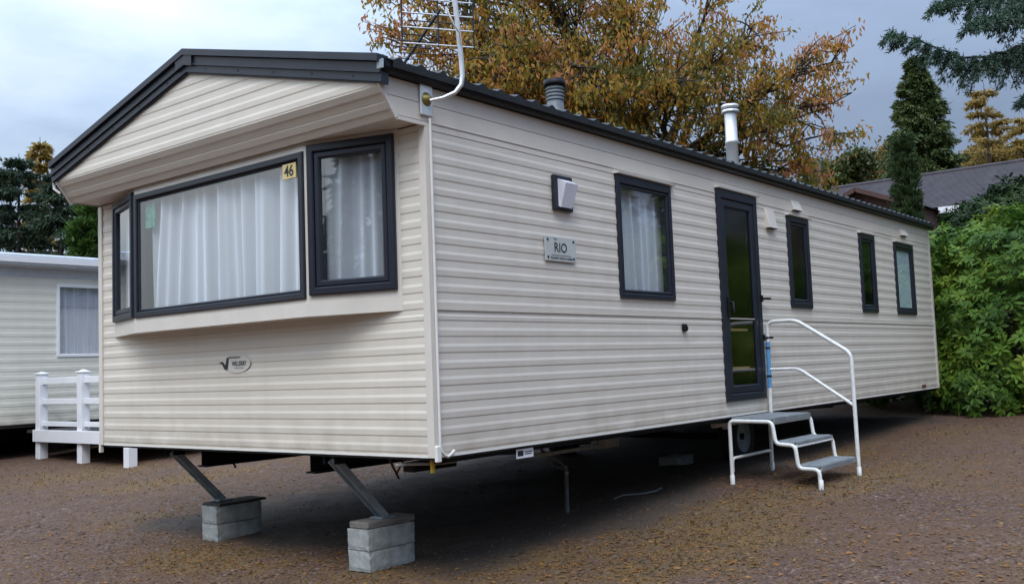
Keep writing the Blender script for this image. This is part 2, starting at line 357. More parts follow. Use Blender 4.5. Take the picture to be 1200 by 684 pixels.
mm = math_(t, 'MULTIPLY', math_(t, 'MULTIPLY', am.outputs['Fac'], ramp(t, nB.outputs[0], [(0.36, 0.25), (0.62, 1.0)])), math_(t, 'ADD', 0.30, math_(t, 'MULTIPLY', nC.outputs[0], 0.9)), True)
c = mix(t, mm, grav, mossc)
c = mix(t, math_(t, 'MULTIPLY', ab.outputs['Fac'], 0.8), c, mix(t, nC.outputs[0], (0.030, 0.026, 0.022), (0.070, 0.058, 0.048)))  # ground colour darkened under the caravan
L(t, c, p.inputs['Base Color']); L(t, ramp(t, nB.outputs[0], [(0.3, 0.75), (0.7, 0.95)]), p.inputs['Roughness']); p.inputs['Specular IOR Level'].default_value = 0.25
hgt = math_(t, 'ADD', math_(t, 'MULTIPLY', vo.outputs['Distance'], -0.9), math_(t, 'MULTIPLY', nC.outputs[0], 0.8))
b = N(t, 'ShaderNodeBump'); b.inputs['Strength'].default_value = 0.45; b.inputs['Distance'].default_value = 0.015; L(t, hgt, b.inputs['Height']); L(t, b.outputs[0], p.inputs['Normal'])
M['ground'] = gm
me = fast_mesh('ground', np.stack([X, Y, Z], -1).reshape(-1, 3), F, 'ground', {'moss': moss_mask(X, Y).ravel(), 'bare': under_mask(X, Y).ravel()}, True)
link('ground', me, kind='structure')

# ------------------------------------------------------------------ siding planks
PROF = [(0.0, 0.0), (0.0095, 0.0036), (0.042, 0.0046), (0.060, 0.0004), (0.1, 0.0)]
def clip(poly, hp):
    for a, b_, c in hp:
        out = []
        for i in range(len(poly)):
            p0, p1 = poly[i], poly[(i+1) % len(poly)]
            d0, d1 = a*p0[0]+b_*p0[1]-c, a*p1[0]+b_*p1[1]-c
            if d0 <= 0: out.append(p0)
            if (d0 < 0 < d1) or (d1 < 0 < d0):
                k = d0/(d0-d1); out.append(tuple(p0[j]+k*(p1[j]-p0[j]) for j in range(3)))
        poly = out
        if len(poly) < 3: return None
    return poly
def strip(mb, prof, u0, u1, openings, fmap, hp=(), m=0):
    us = sorted({u0, u1, *[u for o in openings for u in o[:2] if u0 < u < u1]})
    for ua, ub in zip(us, us[1:]):
        um = (ua+ub)/2; segs = [(prof[0][0], prof[-1][0])]
        for o in openings:
            if o[0] < um < o[1]:
                segs = [q for s in segs for q in ((s[0], min(s[1], o[2])), (max(s[0], o[3]), s[1])) if q[1]-q[0] > 1e-4]
        for za, zb in segs:
            for (z0, n0), (z1, n1) in zip(prof, prof[1:]):
                a, b_ = max(z0, za), min(z1, zb)
                if b_-a < 1e-5: continue
                f = lambda z: n0+(n1-n0)*(z-z0)/(z1-z0)
                pl = [(ua, a, f(a)), (ub, a, f(a)), (ub, b_, f(b_)), (ua, b_, f(b_))]
                if hp: pl = clip(pl, hp)
                if pl: mb.poly([fmap(*q) for q in pl], m)
def plank_levels(seams, top, pitch=0.1, first=0.01):
    z = [0.0, first]
    for s in seams+[top]:
        while z[-1]+pitch < s-0.035: z.append(z[-1]+pitch)
        z.append(s)
    return list(zip(z, z[1:]))
def planks(levels, u0, u1, openings, fmap, parent, matn, hp=(), uvary=None, flat=()):
    for z0, z1 in levels:
        h = z1-z0
        if h < 0.03: prof = [(z0, -0.001), (z1, 0.0)]
        elif (z0, z1) in flat or h < 0.07: prof = [(z0, -0.004), (z0+0.004, 0.003), (z1, 0.002)]
        else: prof = [(z0+q*h/0.1, n) for q, n in PROF]
        us = sorted({u0, u1, *[u for o in openings for u in o[:2] if u0 < u < u1]}); mb = MB()
        for ua, ub in list(zip(us, us[1:]))+[(None, None)]:
            n0 = len(mb.f)
            if ua is not None: strip(mb, prof, ua, ub, openings, fmap, hp)
            if len(mb.f) == n0 and mb.f: mb.build('siding_plank', matn, parent); mb = MB()

# ------------------------------------------------------------------ the caravan in the middle
W, LEN, H = 3.885, 10.40, 2.25
CV = thing('static_caravan', (5.2, 1.94, -0.6), 'long cream static caravan with charcoal window frames standing raised on concrete blocks', 'static caravan')
side = lambda u, z, n: (u, -n, z)
front = lambda u, z, n: (-n, u, z)
back = lambda u, z, n: (u, W+n, z)
end = lambda u, z, n: (LEN+n, u, z)
WIN = [(2.115, 2.955, 1.01, 1.985), (5.365, 5.915, 1.01, 1.975), (7.48, 8.01, 1.005, 1.965), (8.78, 9.56, 1.005, 1.955)]
DOOR = (3.80, 4.62, 0.12, 2.075)
OPS = [(a+0.02, b_-0.02, c+0.02, d-0.02) for a, b_, c, d in WIN+[DOOR]]
BAYO = [(0.235, 3.65, 0.885, 2.02)]
def wallmesh(name, faces, matn='inside'):
    mb = MB()
    for prof, u0, u1, ops, fm, hp in faces: strip(mb, prof, u0, u1, ops, fm, hp)
    return mb.build(name, matn, CV)
# inner sheets carrying the planks (the openings go right through)
sw = wallmesh('side_wall', [([(0.0, -0.045), (2.24, -0.045)], 0.02, LEN-0.02, OPS, side, ())])
fw = wallmesh('front_wall', [([(0.0, -0.045), (2.24, -0.045)], 0.05, W-0.05, BAYO, front, ())])
bw = wallmesh('back_wall', [([(0.0, 0.0), (2.24, 0.0)], 0.0, LEN, [], back, ())], 'cream')
ew = wallmesh('end_wall', [([(0.0, 0.0), (2.24, 0.0)], 0.0, W, [], end, ())], 'cream')
mb = MB()   # closed gable above the end wall
mb.poly([(LEN, 0, 2.24), (LEN, W, 2.24), (LEN, W/2, 2.70)]); mb.build('end_gable', 'cream', CV)
OV, S2 = 0.37, 0.24
slant = [(-(2.2-2.02), -(OV-S2), -(2.2-2.02)*(-OV)-(OV-S2)*2.2)]   # keeps what lies behind the sloping soffit line
lv = plank_levels([0.88, 2.03], H)
planks([q for q in lv if q[1] <= 2.031], -0.0, LEN, OPS, side, sw, 'cream')
planks([(2.03, 2.14), (2.14, 2.25)], -OV, LEN, [], side, sw, 'cream', hp=slant, flat=((2.03, 2.14), (2.14, 2.25)))
planks([q for q in plank_levels([0.88], 0.881)], 0.0, W, BAYO, front, fw, 'cream')
planks([q for q in plank_levels([0.88, 2.02], 2.021) if q[0] >= 0.879], 0.0, W, BAYO, front, fw, 'cream')
# gable face
RZ0, RZ1 = 2.205, 2.68
gf = MB(); gf.poly([(-OV+0.02, 0.0, 2.2), (-OV+0.02, W, 2.2), (-OV+0.02, W/2, RZ1+0.02)]); g_ = gf.build('gable', 'cream_trim', CV)
gmap = lambda u, z, n: (-OV-n, u, z)
sl = (RZ1-RZ0)/(W/2)
ghp = [(-sl, 1, RZ0+0.01), (sl, 1, RZ0+0.01+sl*W)]
planks([(2.19+0.1*k, 2.29+0.1*k) for k in range(5)], 0.0, W, [], gmap, g_, 'cream', hp=ghp)
# sloping soffit below the gable, two long boards, and the level soffit behind it
def lerp(a, b_, k): return tuple(a[i]+(b_[i]-a[i])*k for i in range(len(a)))
sf = MB(); sf.poly([(-S2+0.012, 0.004, 2.028), (-S2+0.012, W-0.004, 2.028), (0.0, W-0.004, 2.028), (0.0, 0.004, 2.028)]); sof = sf.build('soffit', 'cream', CV)
for k0, k1 in ((0.0, 0.5), (0.5, 1.0)):
    mb = MB(); A, B = (-OV, 2.192), (-S2, 2.02)
    p0, p1 = lerp(A, B, k0), lerp(A, B, k1); nx, nz = -0.81, -0.585
    pr = [(p0[0]+nx*-0.004, p0[1]+nz*-0.004), (p0[0]+nx*0.006+0.003, p0[1]+nz*0.006-0.004), (lerp(p0, p1, 0.45)[0]+nx*0.008, lerp(p0, p1, 0.45)[1]+nz*0.008), (lerp(p0, p1, 0.55)[0], lerp(p0, p1, 0.55)[1]), p1]
    for a, b_ in zip(pr, pr[1:]): mb.poly([(a[0], 0.0, a[1]), (a[0], W, a[1]), (b_[0], W, b_[1]), (b_[0], 0.0, b_[1])])
    mb.build('siding_plank', 'cream', sof)
for y in (W,):
    mb = MB(); mb.poly([(-OV, y, 2.25), (-OV, y, 2.19), (-S2, y, 2.02), (0.0, y, 2.02), (0.0, y, 2.25)]); mb.build('overhang_cheek', 'cream_trim', CV)
mb = MB()
mb.bar((-S2-0.006, -0.004, 2.014), (-OV-0.006, -0.004, 2.195), 0.028, 0.016, up=(0, 1, 0)); mb.bar((-S2, -0.004, 2.012), (0.0, -0.004, 2.012), 0.022, 0.02, up=(0, 1, 0)); mb.build('soffit_edge_trim', 'cream_trim', CV); mb = MB()
mb.bar((-S2-0.006, W+0.004, 2.014), (-OV-0.006, W+0.004, 2.195), 0.028, 0.016, up=(0, 1, 0)); mb.build('soffit_edge_trim', 'cream_trim', CV)
# corner trims
for y, s in ((0.0, -1), (W, 1)):
    mb = MB(); mb.box(-0.014, 0.04, min(y, y+s*0.012), max(y, y+s*0.012), -0.012, 2.012); mb.box(-0.014, 0.0, min(y, y-s*0.045), max(y, y-s*0.045), -0.012, 2.012)
    if s > 0: mb.box(-0.016, 0.012, W-0.012, W+0.016, -0.075, -0.012)
    mb.build('corner_trim', 'cream_trim', CV)
mb = MB(); mb.box(LEN-0.05, LEN+0.012, -0.012, 0.0, -0.01, 2.22); mb.box(LEN, LEN+0.012, 0.0, 0.05, -0.01, 2.22); mb.build('corner_trim', 'cream_trim', CV)
mb = MB(); mb.box(0.04, LEN-0.05, -0.0095, 0.004, 0.876, 0.884); mb.box(0.04, LEN-0.05, -0.008, 0.004, 2.027, 2.033); mb.build('sheet_joint', 'cream_trim', CV)
mb = MB(); mb.box(0.02, LEN-0.02, -0.006, 0.0, -0.014, 0.0); mb.box(-0.006, 0.0, 0.0, W, -0.014, 0.0); mb.build('bottom_drip_edge', 'white_trim', CV)
# floor, ceiling, inner partition
mb = MB(); mb.box(0.01, LEN-0.01, 0.01, W-0.01, -0.03, 0.05); mb.build('floor', 'floor', CV)
mb = MB(); mb.box(0.01, LEN-0.01, 0.05, W-0.01, 2.16, 2.19); mb.build('ceiling', 'inside', CV)
mb = MB(); mb.box(0.3, LEN-0.1, 2.2, 2.25, 0.05, 2.16); mb.box(3.6, 3.64, 0.06, 2.2, 0.05, 2.16); mb.box(6.3, 6.34, 0.06, 2.2, 0.05, 2.16); mb.box(8.3, 8.34, 0.06, 2.2, 0.05, 2.16); mb.build('inner_partition', 'inside', CV)
# window frames
def ring(mb, fm, u0, u1, z0, z1, w_, n0, n1, m=0, wt=None, wb=None, ch=0.008):
    wt = wt or w_; wb = wb or w_
    o = [(u0, z0), (u1, z0), (u1, z1), (u0, z1)]; i = [(u0+w_, z0+wb), (u1-w_, z0+wb), (u1-w_, z1-wt), (u0+w_, z1-wt)]
    oc = [(u0+ch, z0+ch), (u1-ch, z0+ch), (u1-ch, z1-ch), (u0+ch, z1-ch)]; ic = [(u0+w_-ch, z0+wb-ch), (u1-w_+ch, z0+wb-ch), (u1-w_+ch, z1-wt+ch), (u0+w_-ch, z1-wt+ch)]
    loops = [[fm(*q, n0) for q in o], [fm(*q, n1-ch) for q in o], [fm(*q, n1) for q in oc], [fm(*q, n1) for q in ic], [fm(*q, n1-ch) for q in i], [fm(*q, n0) for q in i]]
    vs = [q for l in loops for q in l]; fs = []
    for a in range(5):
        for k in range(4): fs.append((a*4+k, a*4+(k+1) % 4, (a+1)*4+(k+1) % 4, (a+1)*4+k))
    mb.faces(vs, fs, m)
def pane(fm, u0, u1, z0, z1, n, parent, matn='glass', name='pane'):
    q = [fm(u0, z0, n), fm(u1, z0, n), fm(u1, z1, n), fm(u0, z1, n)]; a = [np.array(p_) for p_ in q]
    if np.cross(a[1]-a[0], a[3]-a[0]) @ (np.array(fm(u0, z0, n+0.1))-a[0]) < 0: q = q[::-1]
    mb = MB(); mb.poly(q); return mb.build(name, matn, parent)
def window(fm, u0, u1, z0, z1, parent, w1=0.045, w2=0.035, top=None, gm_='glass', nout=0.026, drip=True, name='window'):
    mb = MB(); ring(mb, fm, u0, u1, z0, z1, w1, -0.05, nout, wt=top or w1, ch=0.007); o = mb.build(name, 'anthracite', parent)
    mb = MB(); t_ = top or w1
    ring(mb, fm, u0+w1, u1-w1, z0+w1, z1-t_, w2, -0.05, nout-0.010, ch=0.010); mb.build('sash', 'anthracite', o)
    pane(fm, u0+w1+w2-0.003, u1-w1-w2+0.003, z0+w1+w2-0.003, z1-t_-w2+0.003, 0.0, o, gm_)
    if drip:
        mb = MB(); f8 = [(u0-0.012, -0.002), (u1+0.035, -0.002)]
        mb.hexa([fm(u0-0.012, z1+0.001, 0.002), fm(u1+0.05, z1+0.001, 0.002), fm(u1+0.05, z1+0.001, 0.046), fm(u0-0.012, z1+0.001, 0.046),
                 fm(u0-0.012, z1+0.022, 0.002), fm(u1+0.05, z1+0.022, 0.002), fm(u1+0.05, z1+0.012, 0.05), fm(u0-0.012, z1+0.012, 0.05)])
        mb.build('drip_cap', 'white_trim', o)
    return o
tops = [0.070, 0.062, 0.062, 0.062]
for k, (q, tp) in enumerate(zip(WIN, tops)):
    window(side, *q, CV, gm_='obscure' if k in (1, 2) else 'glass', top=tp, w1=0.042 if k == 0 else 0.06, w2=0.03 if k == 0 else 0.035)
# front door
dr = window(side, *DOOR, CV, w1=0.07, w2=0.075, top=0.085, gm_='door_glass', nout=0.03, name='door')
mb = MB(); mb.tube([side(3.905, 1.02, 0.03), side(3.905, 1.02, 0.075), side(3.905, 0.93, 0.08)], 0.011); mb.box(3.885, 3.925, -0.038, -0.02, 0.88, 1.08, bev=0.006); mb.build('handle', 'black', dr)
for z in (1.08, 0.70):
    mb = MB(); mb.tube([side(4.60, z, 0.02), side(4.66, z, 0.06), side(4.73, z, 0.065)], 0.012); mb.box(4.59, 4.62, -0.045, -0.02, z-0.03, z+0.03); mb.build('door_catch', 'black', dr)
for z in (0.78, 0.42):
    mb = MB(); mb.box(3.98, 4.46, 0.06, 0.085, z-0.012, z+0.012); mb.build('reflected_rail_bar', 'white', dr)  # white bars added behind the glass to imitate the handrail's reflection
# bay window at the front
BY, BP = (0.232, 0.912, 2.973, 3.653), 0.20
def panel(a, b_):
    a, b_ = np.array(a), np.array(b_); d = (b_-a)/np.linalg.norm(b_-a); n_ = np.array([-d[1], d[0]])
    if n_[0] > 0: n_ = -n_
    return (lambda u, z, n: (a[0]+d[0]*u+n_[0]*n, a[1]+d[1]*u+n_[1]*n, z)), float(np.linalg.norm(b_-a))
bay = MB()
for z0, z1, out in ((0.885, 0.972, 0.012), (2.003, 2.026, 0.0)):
    ys = [BY[0]-out, BY[1]-out*0.3, BY[2]+out*0.3, BY[3]+out]; xs = [0.0, -BP-out, -BP-out, 0.0]
    c = [(xs[i], ys[i], z0) for i in range(4)]+[(xs[i], ys[i], z1) for i in range(4)]
    bay.faces(c, [(3, 2, 1, 0), (4, 5, 6, 7), (0, 1, 5, 4), (1, 2, 6, 5), (2, 3, 7, 6), (3, 0, 4, 7)])
bayo = bay.build('bay', 'cream_trim', CV)
fR, lR = panel((0.0, BY[0]), (-BP, BY[1])); fL, lL = panel((0.0, BY[3]), (-BP, BY[2]))
fC = lambda u, z, n: (-BP-n, BY[1]+u, z)
for fm, l in ((fR, lR), (fL, lL), (fC, BY[2]-BY[1])):
    for u0, u1 in ((0.0, 0.03), (l-0.03, l)):
        mb = MB()
        vs = [fm(u0, 0.972, -0.03), fm(u1, 0.972, -0.03), fm(u1, 0.972, 0.004), fm(u0, 0.972, 0.004)]
        mb.hexa(vs+[(q[0], q[1], 2.004) for q in vs])
        mb.build('mullion', 'cream_trim', bayo); mb = MB()
    for za, zb in ((0.965, 1.024 if fm is fR else 1.010), (1.962 if fm is fC else 1.995, 2.006)):
        vs = [fm(0.025, za, -0.03), fm(l-0.025, za, -0.03), fm(l-0.025, za, 0.003), fm(0.025, za, 0.003)]; mb = MB()
        mb.hexa(vs+[(q[0], q[1], zb) for q in vs]); mb.build('infill_strip', 'cream_trim', bayo)
window(fC, -0.005, BY[2]-BY[1]-0.0, 1.0-0.0, 1.968, CV, w1=0.045, w2=0.02, drip=False, nout=0.022, name='bay_window')
window(fR, 0.03, lR-0.035, 1.018, 2.0, CV, w1=0.05, w2=0.045, drip=False, nout=0.03, name='bay_window')
window(fL, 0.03, lL-0.035, 1.005, 2.0, CV, w1=0.05, w2=0.045, drip=False, nout=0.03, name='bay_window')
# number plate stuck to the wide pane
mb = MB(); u0, u1, z0, z1 = 0.072, 0.21, 1.81, 1.915
mb.hexa([fC(u0, z0, 0.004), fC(u1, z0, 0.004), fC(u1, z0, 0.009), fC(u0, z0, 0.009), fC(u0, z1, 0.004), fC(u1, z1, 0.004), fC(u1, z1, 0.009), fC(u0, z1, 0.009)])
vs, fs = text_polys('46', 0.105, 0.002); mb.faces([fC((u0+u1)/2-v[0]*0.92, (z0+z1)/2+v[1], 0.011) for v in vs], fs, 1)
mb.build('number_plate', ['yellow', 'ink'], CV)
# wall plates and small fittings on the long side
mb = MB(); mb.box(1.155, 1.525, -0.020, -0.012, 1.245, 1.42, bev=0.002); npl = mb.build('nameplate', 'plate', CV)
mb = MB()
def write(txt, size, u, z, n, fm, bold=0.0, sx=1.0, shear=0.0, flip=1):
    vs, fs = text_polys(txt, size, bold, shear); mb.faces([fm(u+flip*v[0]*sx, z+v[1], n) for v in vs], fs, 0)
write('RIO', 0.095, 1.335, 1.345, 0.0225, side, 0.0006, 1.0); write('THE', 0.022, 1.275, 1.402, 0.0225, side, 0.0002)
write('WILLERBY HOLIDAY HOMES', 0.021, 1.345, 1.268, 0.0225, side, 0.0006, 1.0); mb.box(1.225, 1.46, -0.0222, -0.0215, 1.287, 1.290)
mb.build('lettering', 'ink', npl)
for u in (1.185, 1.495):
    for z in (1.272, 1.396):
        mb = MB(); mb.lathe([(0.0, 0.006), (0.008, 0.005), (0.009, 0.0)], (u, -0.0205, z), 10, axis='y'); mb.build('screw_cap', 'black', npl)
lamp = MB(); lamp.box(1.272, 1.498, -0.035, -0.004, 1.612, 1.868, bev=0.006); lm = lamp.build('wall_lamp', 'anthracite', CV)
mb = MB()
a = [(1.315, -0.035, 1.64), (1.455, -0.035, 1.64), (1.455, -0.035, 1.835), (1.315, -0.035, 1.835)]
mb.faces([(1.315, -0.033, 1.64), (1.455, -0.033, 1.64), (1.455, -0.033, 1.84), (1.315, -0.033, 1.84), (1.318, -0.055, 1.632), (1.452, -0.055, 1.632), (1.462, -0.112, 1.80), (1.308, -0.112, 1.80)],
         [(0, 1, 5, 4), (4, 5, 6, 7), (1, 2, 6, 5), (3, 0, 4, 7), (7, 6, 2, 3)])
mb.build('lamp_cover', 'lens', lm)
mb = MB(); mb.box(3.055, 3.115, -0.03, -0.004, 0.755, 0.82, bev=0.006); mb.box(3.065, 3.105, -0.042, -0.03, 0.765, 0.80, bev=0.004); mb.build('socket_cover', 'black', CV)
for (u0, u1, z0, z1) in ((4.86, 5.05, 1.80, 1.995), (5.52, 5.72, 2.045, 2.15), (9.10, 9.32, 2.065, 2.15)):
    mb = MB(); mb.hexa([side(u0, z0, 0.0), side(u1, z0, 0.0), side(u1, z0, 0.05), side(u0, z0, 0.05), side(u0, z1, 0.0), side(u1, z1, 0.0), side(u1-0.01, z1, 0.014), side(u0+0.01, z1, 0.014)])
    vo_ = mb.build('vent_hood', 'cream_trim', CV)
    mb = MB(); mb.box(u0+0.01, u1-0.01, -0.046, -0.006, z0-0.008, z0-0.001); mb.build('vent_slot', 'black', vo_)
mb = MB(); mb.box(9.6, 9.75, -0.02, -0.004, 0.02, 0.06, bev=0.004); mb.build('rear_reflector', 'rust', CV)
# maker's badge on the front: clear oval, bird mark and name
mb = MB(); cx, cz = 1.95, 0.615
mb.poly([front(cx-0.165*math.cos(t_*math.pi/14), cz+0.072*math.sin(t_*math.pi/14), 0.009) for t_ in range(28)]); bd = mb.build('badge', mat('badge_film', (0.60, 0.565, 0.51), 0.2), CV)
mb = MB()
write('WILLERBY', 0.047, cx-0.03, cz-0.003, 0.0105, front, 0.0012, 0.80, 0.1, flip=-1); write('HOLIDAY', 0.02, cx+0.02, cz+0.043, 0.0105, front, 0.0006, 1.6, flip=-1)
write('holiday homes', 0.016, cx-0.03, cz-0.035, 0.0105, front, 0.0, 1.2, flip=-1)
for pl in ([(0.215, 0.012), (0.165, 0.014), (0.135, -0.012), (0.118, -0.045), (0.15, -0.04), (0.172, -0.006)], [(0.135, -0.012), (0.118, 0.04), (0.09, 0.044), (0.108, -0.045), (0.118, -0.045)]):
    mb.poly([front(cx+u, cz+z, 0.0115) for u, z in pl])
mb.build('lettering', 'ink', bd)
# drain pipe / cable up the near corner
mb = MB(); mb.tube([(0.025, -0.021, 2.05), (0.025, -0.021, 1.2), (0.025, -0.021, 0.12), (0.022, -0.022, 0.07), (0.03, -0.025, 0.03), (0.055, -0.025, 0.0), (0.085, -0.025, -0.012), (0.115, -0.022, 0.0), (0.15, -0.018, 0.02)], 0.0095, 8); mb.build('corner_cable', 'white_trim', CV)
mb = MB(); mb.box(-0.014, 0.03, -0.03, -0.005, -0.04, 0.06, bev=0.006); mb.build('corner_foot', 'white_trim', CV)
# roof
EZ, AZ = 2.335, 2.832
sl2 = (AZ-EZ)/(W/2+0.08)
rf = MB(); x0, x1 = -OV-0.03, LEN+0.06
yb = W+0.08
for m_, dz in ((0, 0.0),):
    rf.faces([(x0, -0.07, EZ-0.055), (x1, -0.07, EZ-0.055), (x1, W/2, AZ-0.05), (x0, W/2, AZ-0.05), (x0, yb, EZ-0.055), (x1, yb, EZ-0.055)], [(0, 1, 2, 3), (3, 2, 5, 4)])
rfo = rf.build('roof', 'rooftile', CV)
# pantile shapes: first course along the near eave tile by tile, the rest as one field
TW, TL = 0.188, 0.345
def tile_mesh():
    mb = MB(); n = 8; vs = []
    for i in range(3):
        yy = i/2*TL
        for k in range(n+1):
            u = k/n
            h = 0.027*math.exp(-((u-0.28)/0.17)**2)+(0.006 if u > 0.93 else 0)
            vs.append((u*TW, yy, yy*sl2+h+(0.018*(1-i/2))))
    fs = [(i*(n+1)+k, i*(n+1)+k+1, (i+1)*(n+1)+k+1, (i+1)*(n+1)+k) for i in range(2) for k in range(n)]
    b0 = len(vs)
    for k in range(n+1): vs.append((vs[k][0], 0.004, -0.022))
    fs += [(k+1, k, b0+k, b0+k+1) for k in range(n)]
    return vs, fs
tv, tf = tile_mesh(); ntile = int((x1-x0-0.06)/TW); x0t = x0+0.06
mb = MB(); mb.faces(tv, tf, 0, False); tm = bpy.data.meshes.new('roof_tile'); tm.from_pydata(mb.v, [], mb.f); tm.materials.append(M['rooftile'])
for k in range(ntile):
    o = bpy.data.objects.new('roof_tile', tm); COL.objects.link(o); o.location = (x0t+k*TW, -0.088, EZ-0.034); o.parent = rfo
mb = MB()
for row in range(1, 6):
    for k in range(ntile): mb.faces([(x0t+k*TW+v[0], -0.088+row*TL+v[1], EZ-0.040+row*TL*sl2+v[2]) for v in tv], tf)
for row in range(6):
    for k in range(ntile): mb.faces([(x0t+k*TW+v[0], W+0.088-row*TL-v[1], EZ-0.036+row*TL*sl2+v[2]) for v in tv], tf)
mb.build('tile_field', 'rooftile', rfo, kind='stuff')
mb = MB(); mb.box(x0, x1, W/2-0.05, W/2+0.05, AZ-0.02, AZ+0.02, bev=0.012); mb.build('ridge_cap', 'rooftile', rfo)
# eave gutters
for y0, s in ((-0.004, -1), (W+0.004, 1)):
    mb = MB(); sec = [(0.0, 2.256), (0.03, 2.250), (0.060, 2.260), (0.070, 2.278), (0.070, 2.314), (0.076, 2.318), (0.076, 2.326), (0.0, 2.326)]
    for (a, za), (b_, zb) in zip(sec, sec[1:]+sec[:1]):
        mb.poly([(x0+0.01, y0+s*a, za), (x1, y0+s*a, za), (x1, y0+s*b_, zb), (x0+0.01, y0+s*b_, zb)])
    mb.poly([(x0+0.01, y0+s*a, za) for a, za in sec]); mb.poly([(x1, y0+s*a, za) for a, za in sec])
    mb.build('gutter', 'black', CV)
mb = MB(); mb.box(x0-0.012, x0+0.0, -0.075, -0.02, 2.262, 2.318, bev=0.004); mb.build('gutter_end_bracket', 'galv', CV)
mb = MB(); mb.tube([(x0+0.03, W+0.07, 2.23), (x0+0.03, W+0.06, 2.14), (x0+0.06, W+0.02, 2.10)], 0.012); mb.build('drip_spout', 'white_trim', CV)
# moulded gable fascia: three stepped bands per slope
bands = [(0.0, 0.045, 0.060), (0.045, 0.050, 0.022), (0.050, 0.102, 0.036), (0.102, 0.112, 0.044), (0.112, 0.163, 0.030), (0.163, 0.172, 0.018)]
TZ0, TZ1 = 2.352, 2.852
for s in (0, 1):
    mb = MB()
    ye, yc = (-0.045, W/2) if s == 0 else (W+0.045, W/2)
    for a, b_, n_ in bands:
        xo = -OV-n_
        c = [(xo, ye, TZ0-b_), (xo, yc, TZ1-b_), (xo, yc, TZ1-a), (xo, ye, TZ0-a)]; d = [(-OV+0.03, q[1], q[2]) for q in c]
        mb.faces(c+d, [(0, 1, 2, 3), (4, 7, 6, 5), (3, 2, 6, 7), (0, 4, 5, 1), (0, 3, 7, 4), (1, 5, 6, 2)])
    fo = mb.build('fascia', 'fascia', CV)
    for k in range(5):
        q = 0.12+0.19*k; y = ye+(yc-ye)*q; z = TZ0+(TZ1-TZ0)*q-0.137
        mb = MB(); mb.lathe([(0.0, 0.0), (0.009, 0.0)], (0, 0, 0), 8)
        mb.v = [(-OV-0.0312, y+v[0], z+v[1]) for v in mb.v]; mb.build('fixing', 'black', fo)
mb = MB()
yy = [W/2-0.10, W/2, W/2+0.10]; sl3 = (TZ1-TZ0)/(W/2+0.045)
for i in (0, 1):
    c = []
    for y in (yy[i], yy[i+1]):
        zt = TZ1-abs(y-W/2)*sl3; c.append((y, zt-0.03, zt-0.118))
    a = [(-OV-0.052, c[0][0], c[0][2]), (-OV-0.052, c[1][0], c[1][2]), (-OV-0.052, c[1][0], c[1][1]), (-OV-0.052, c[0][0], c[0][1])]
    mb.faces(a+[(-OV-0.02, q[1], q[2]) for q in a], [(0, 1, 2, 3), (3, 2, 6, 7), (0, 4, 5, 1), (0, 3, 7, 4), (1, 5, 6, 2)])
mb.build('apex_cover', 'fascia', CV)
# flues
def roofz(y): return EZ+sl2*(y+0.08)
fx, fy = 6.19, 0.95; rz = roofz(fy)
mb = MB(); R_ = 0.070
mb.lathe([(R_, rz-0.1-2.4), (R_, 0.62), (R_+0.006, 0.625), (R_+0.006, 0.66), (R_, 0.665), (R_, 0.98)], (fx, fy, 2.4), 22)
mb.lathe([(R_-0.01, 0.98), (R_-0.01, 1.02)], (fx, fy, 2.4), 22); fl = mb.build('flue', 'silver', CV)
mb = MB()
for z in (0.985, 1.045): mb.lathe([(0.03, z), (R_+0.028, z), (R_+0.034, z+0.012), (R_+0.028, z+0.036), (0.03, z+0.045)], (fx, fy, 2.4), 22)
mb.lathe([(R_-0.03, 1.0), (R_-0.03, 1.05)], (fx, fy, 2.4), 16); mb.build('flue_cap', 'silver', fl)
mb = MB(); mb.lathe([(R_+0.05, rz-2.4-0.04), (R_+0.02, rz-2.4+0.03), (R_+0.003, rz-2.4+0.05)], (fx, fy, 2.4), 22); mb.build('flue_flashing', 'greyvent', fl)
vx, vy = 2.205, 0.6; rz = roofz(vy)
mb = MB(); mb.lathe([(0.094, rz-2.4-0.02), (0.090, rz-2.4+0.08), (0.070, rz-2.4+0.10), (0.069, 0.42)], (vx, vy, 2.4), 20); vn = mb.build('roof_vent', 'greyvent', CV)
for k in range(4):
    z = 0.30+0.03*k; mb = MB(); mb.lathe([(0.070, z), (0.078, z+0.004), (0.078, z+0.014), (0.070, z+0.020)], (vx, vy, 2.4), 20); mb.build('louvre', 'greyvent', vn)
mb = MB(); mb.lathe([(0.048, 0.425), (0.090, 0.425), (0.093, 0.44), (0.090, 0.475), (0.0, 0.49)], (vx, vy, 2.4), 20); mb.build('vent_cap', 'black', vn)
# chassis
for y in (1.30, 2.60):
    mb = MB()
    mb.box(0.12, 10.3, y-0.05, y+0.05, -0.045, -0.032); mb.box(0.12, 10.3, y-0.005, y+0.005, -0.155, -0.045); mb.box(0.12, 10.3, y-0.05, y+0.05, -0.167, -0.155)
    mb.build('chassis_beam', 'chassis', CV)
for x in (0.95, 1.7, 2.9, 4.1, 5.3, 6.5, 7.7, 8.9, 10.0):
    mb = MB(); mb.box(x-0.03, x+0.03, 1.31, 2.59, -0.13, -0.034)
    for ya, yb2 in ((1.25, 0.06), (2.65, W-0.06)):
        c = [(x-0.025, ya, -0.155), (x+0.025, ya, -0.155), (x+0.025, yb2, -0.075), (x-0.025, yb2, -0.075)]
        if yb2 > ya: c = c[::-1]
        mb.hexa(c+[(q[0], q[1], -0.032) for q in c])
    mb.build('outrigger', 'chassis', CV)
mb = MB(); mb.box(0.06, LEN, 0.03, 0.07, -0.055, -0.03); mb.build('floor_joist', 'chassis', CV)
mb = MB(); mb.box(0.10, 0.50, 0.28, 0.38, -0.12, -0.06, bev=0.006); mb.box(0.3, 0.5, 0.31, 0.35, -0.06, -0.032); mb.build('step_box', 'chassis', CV)
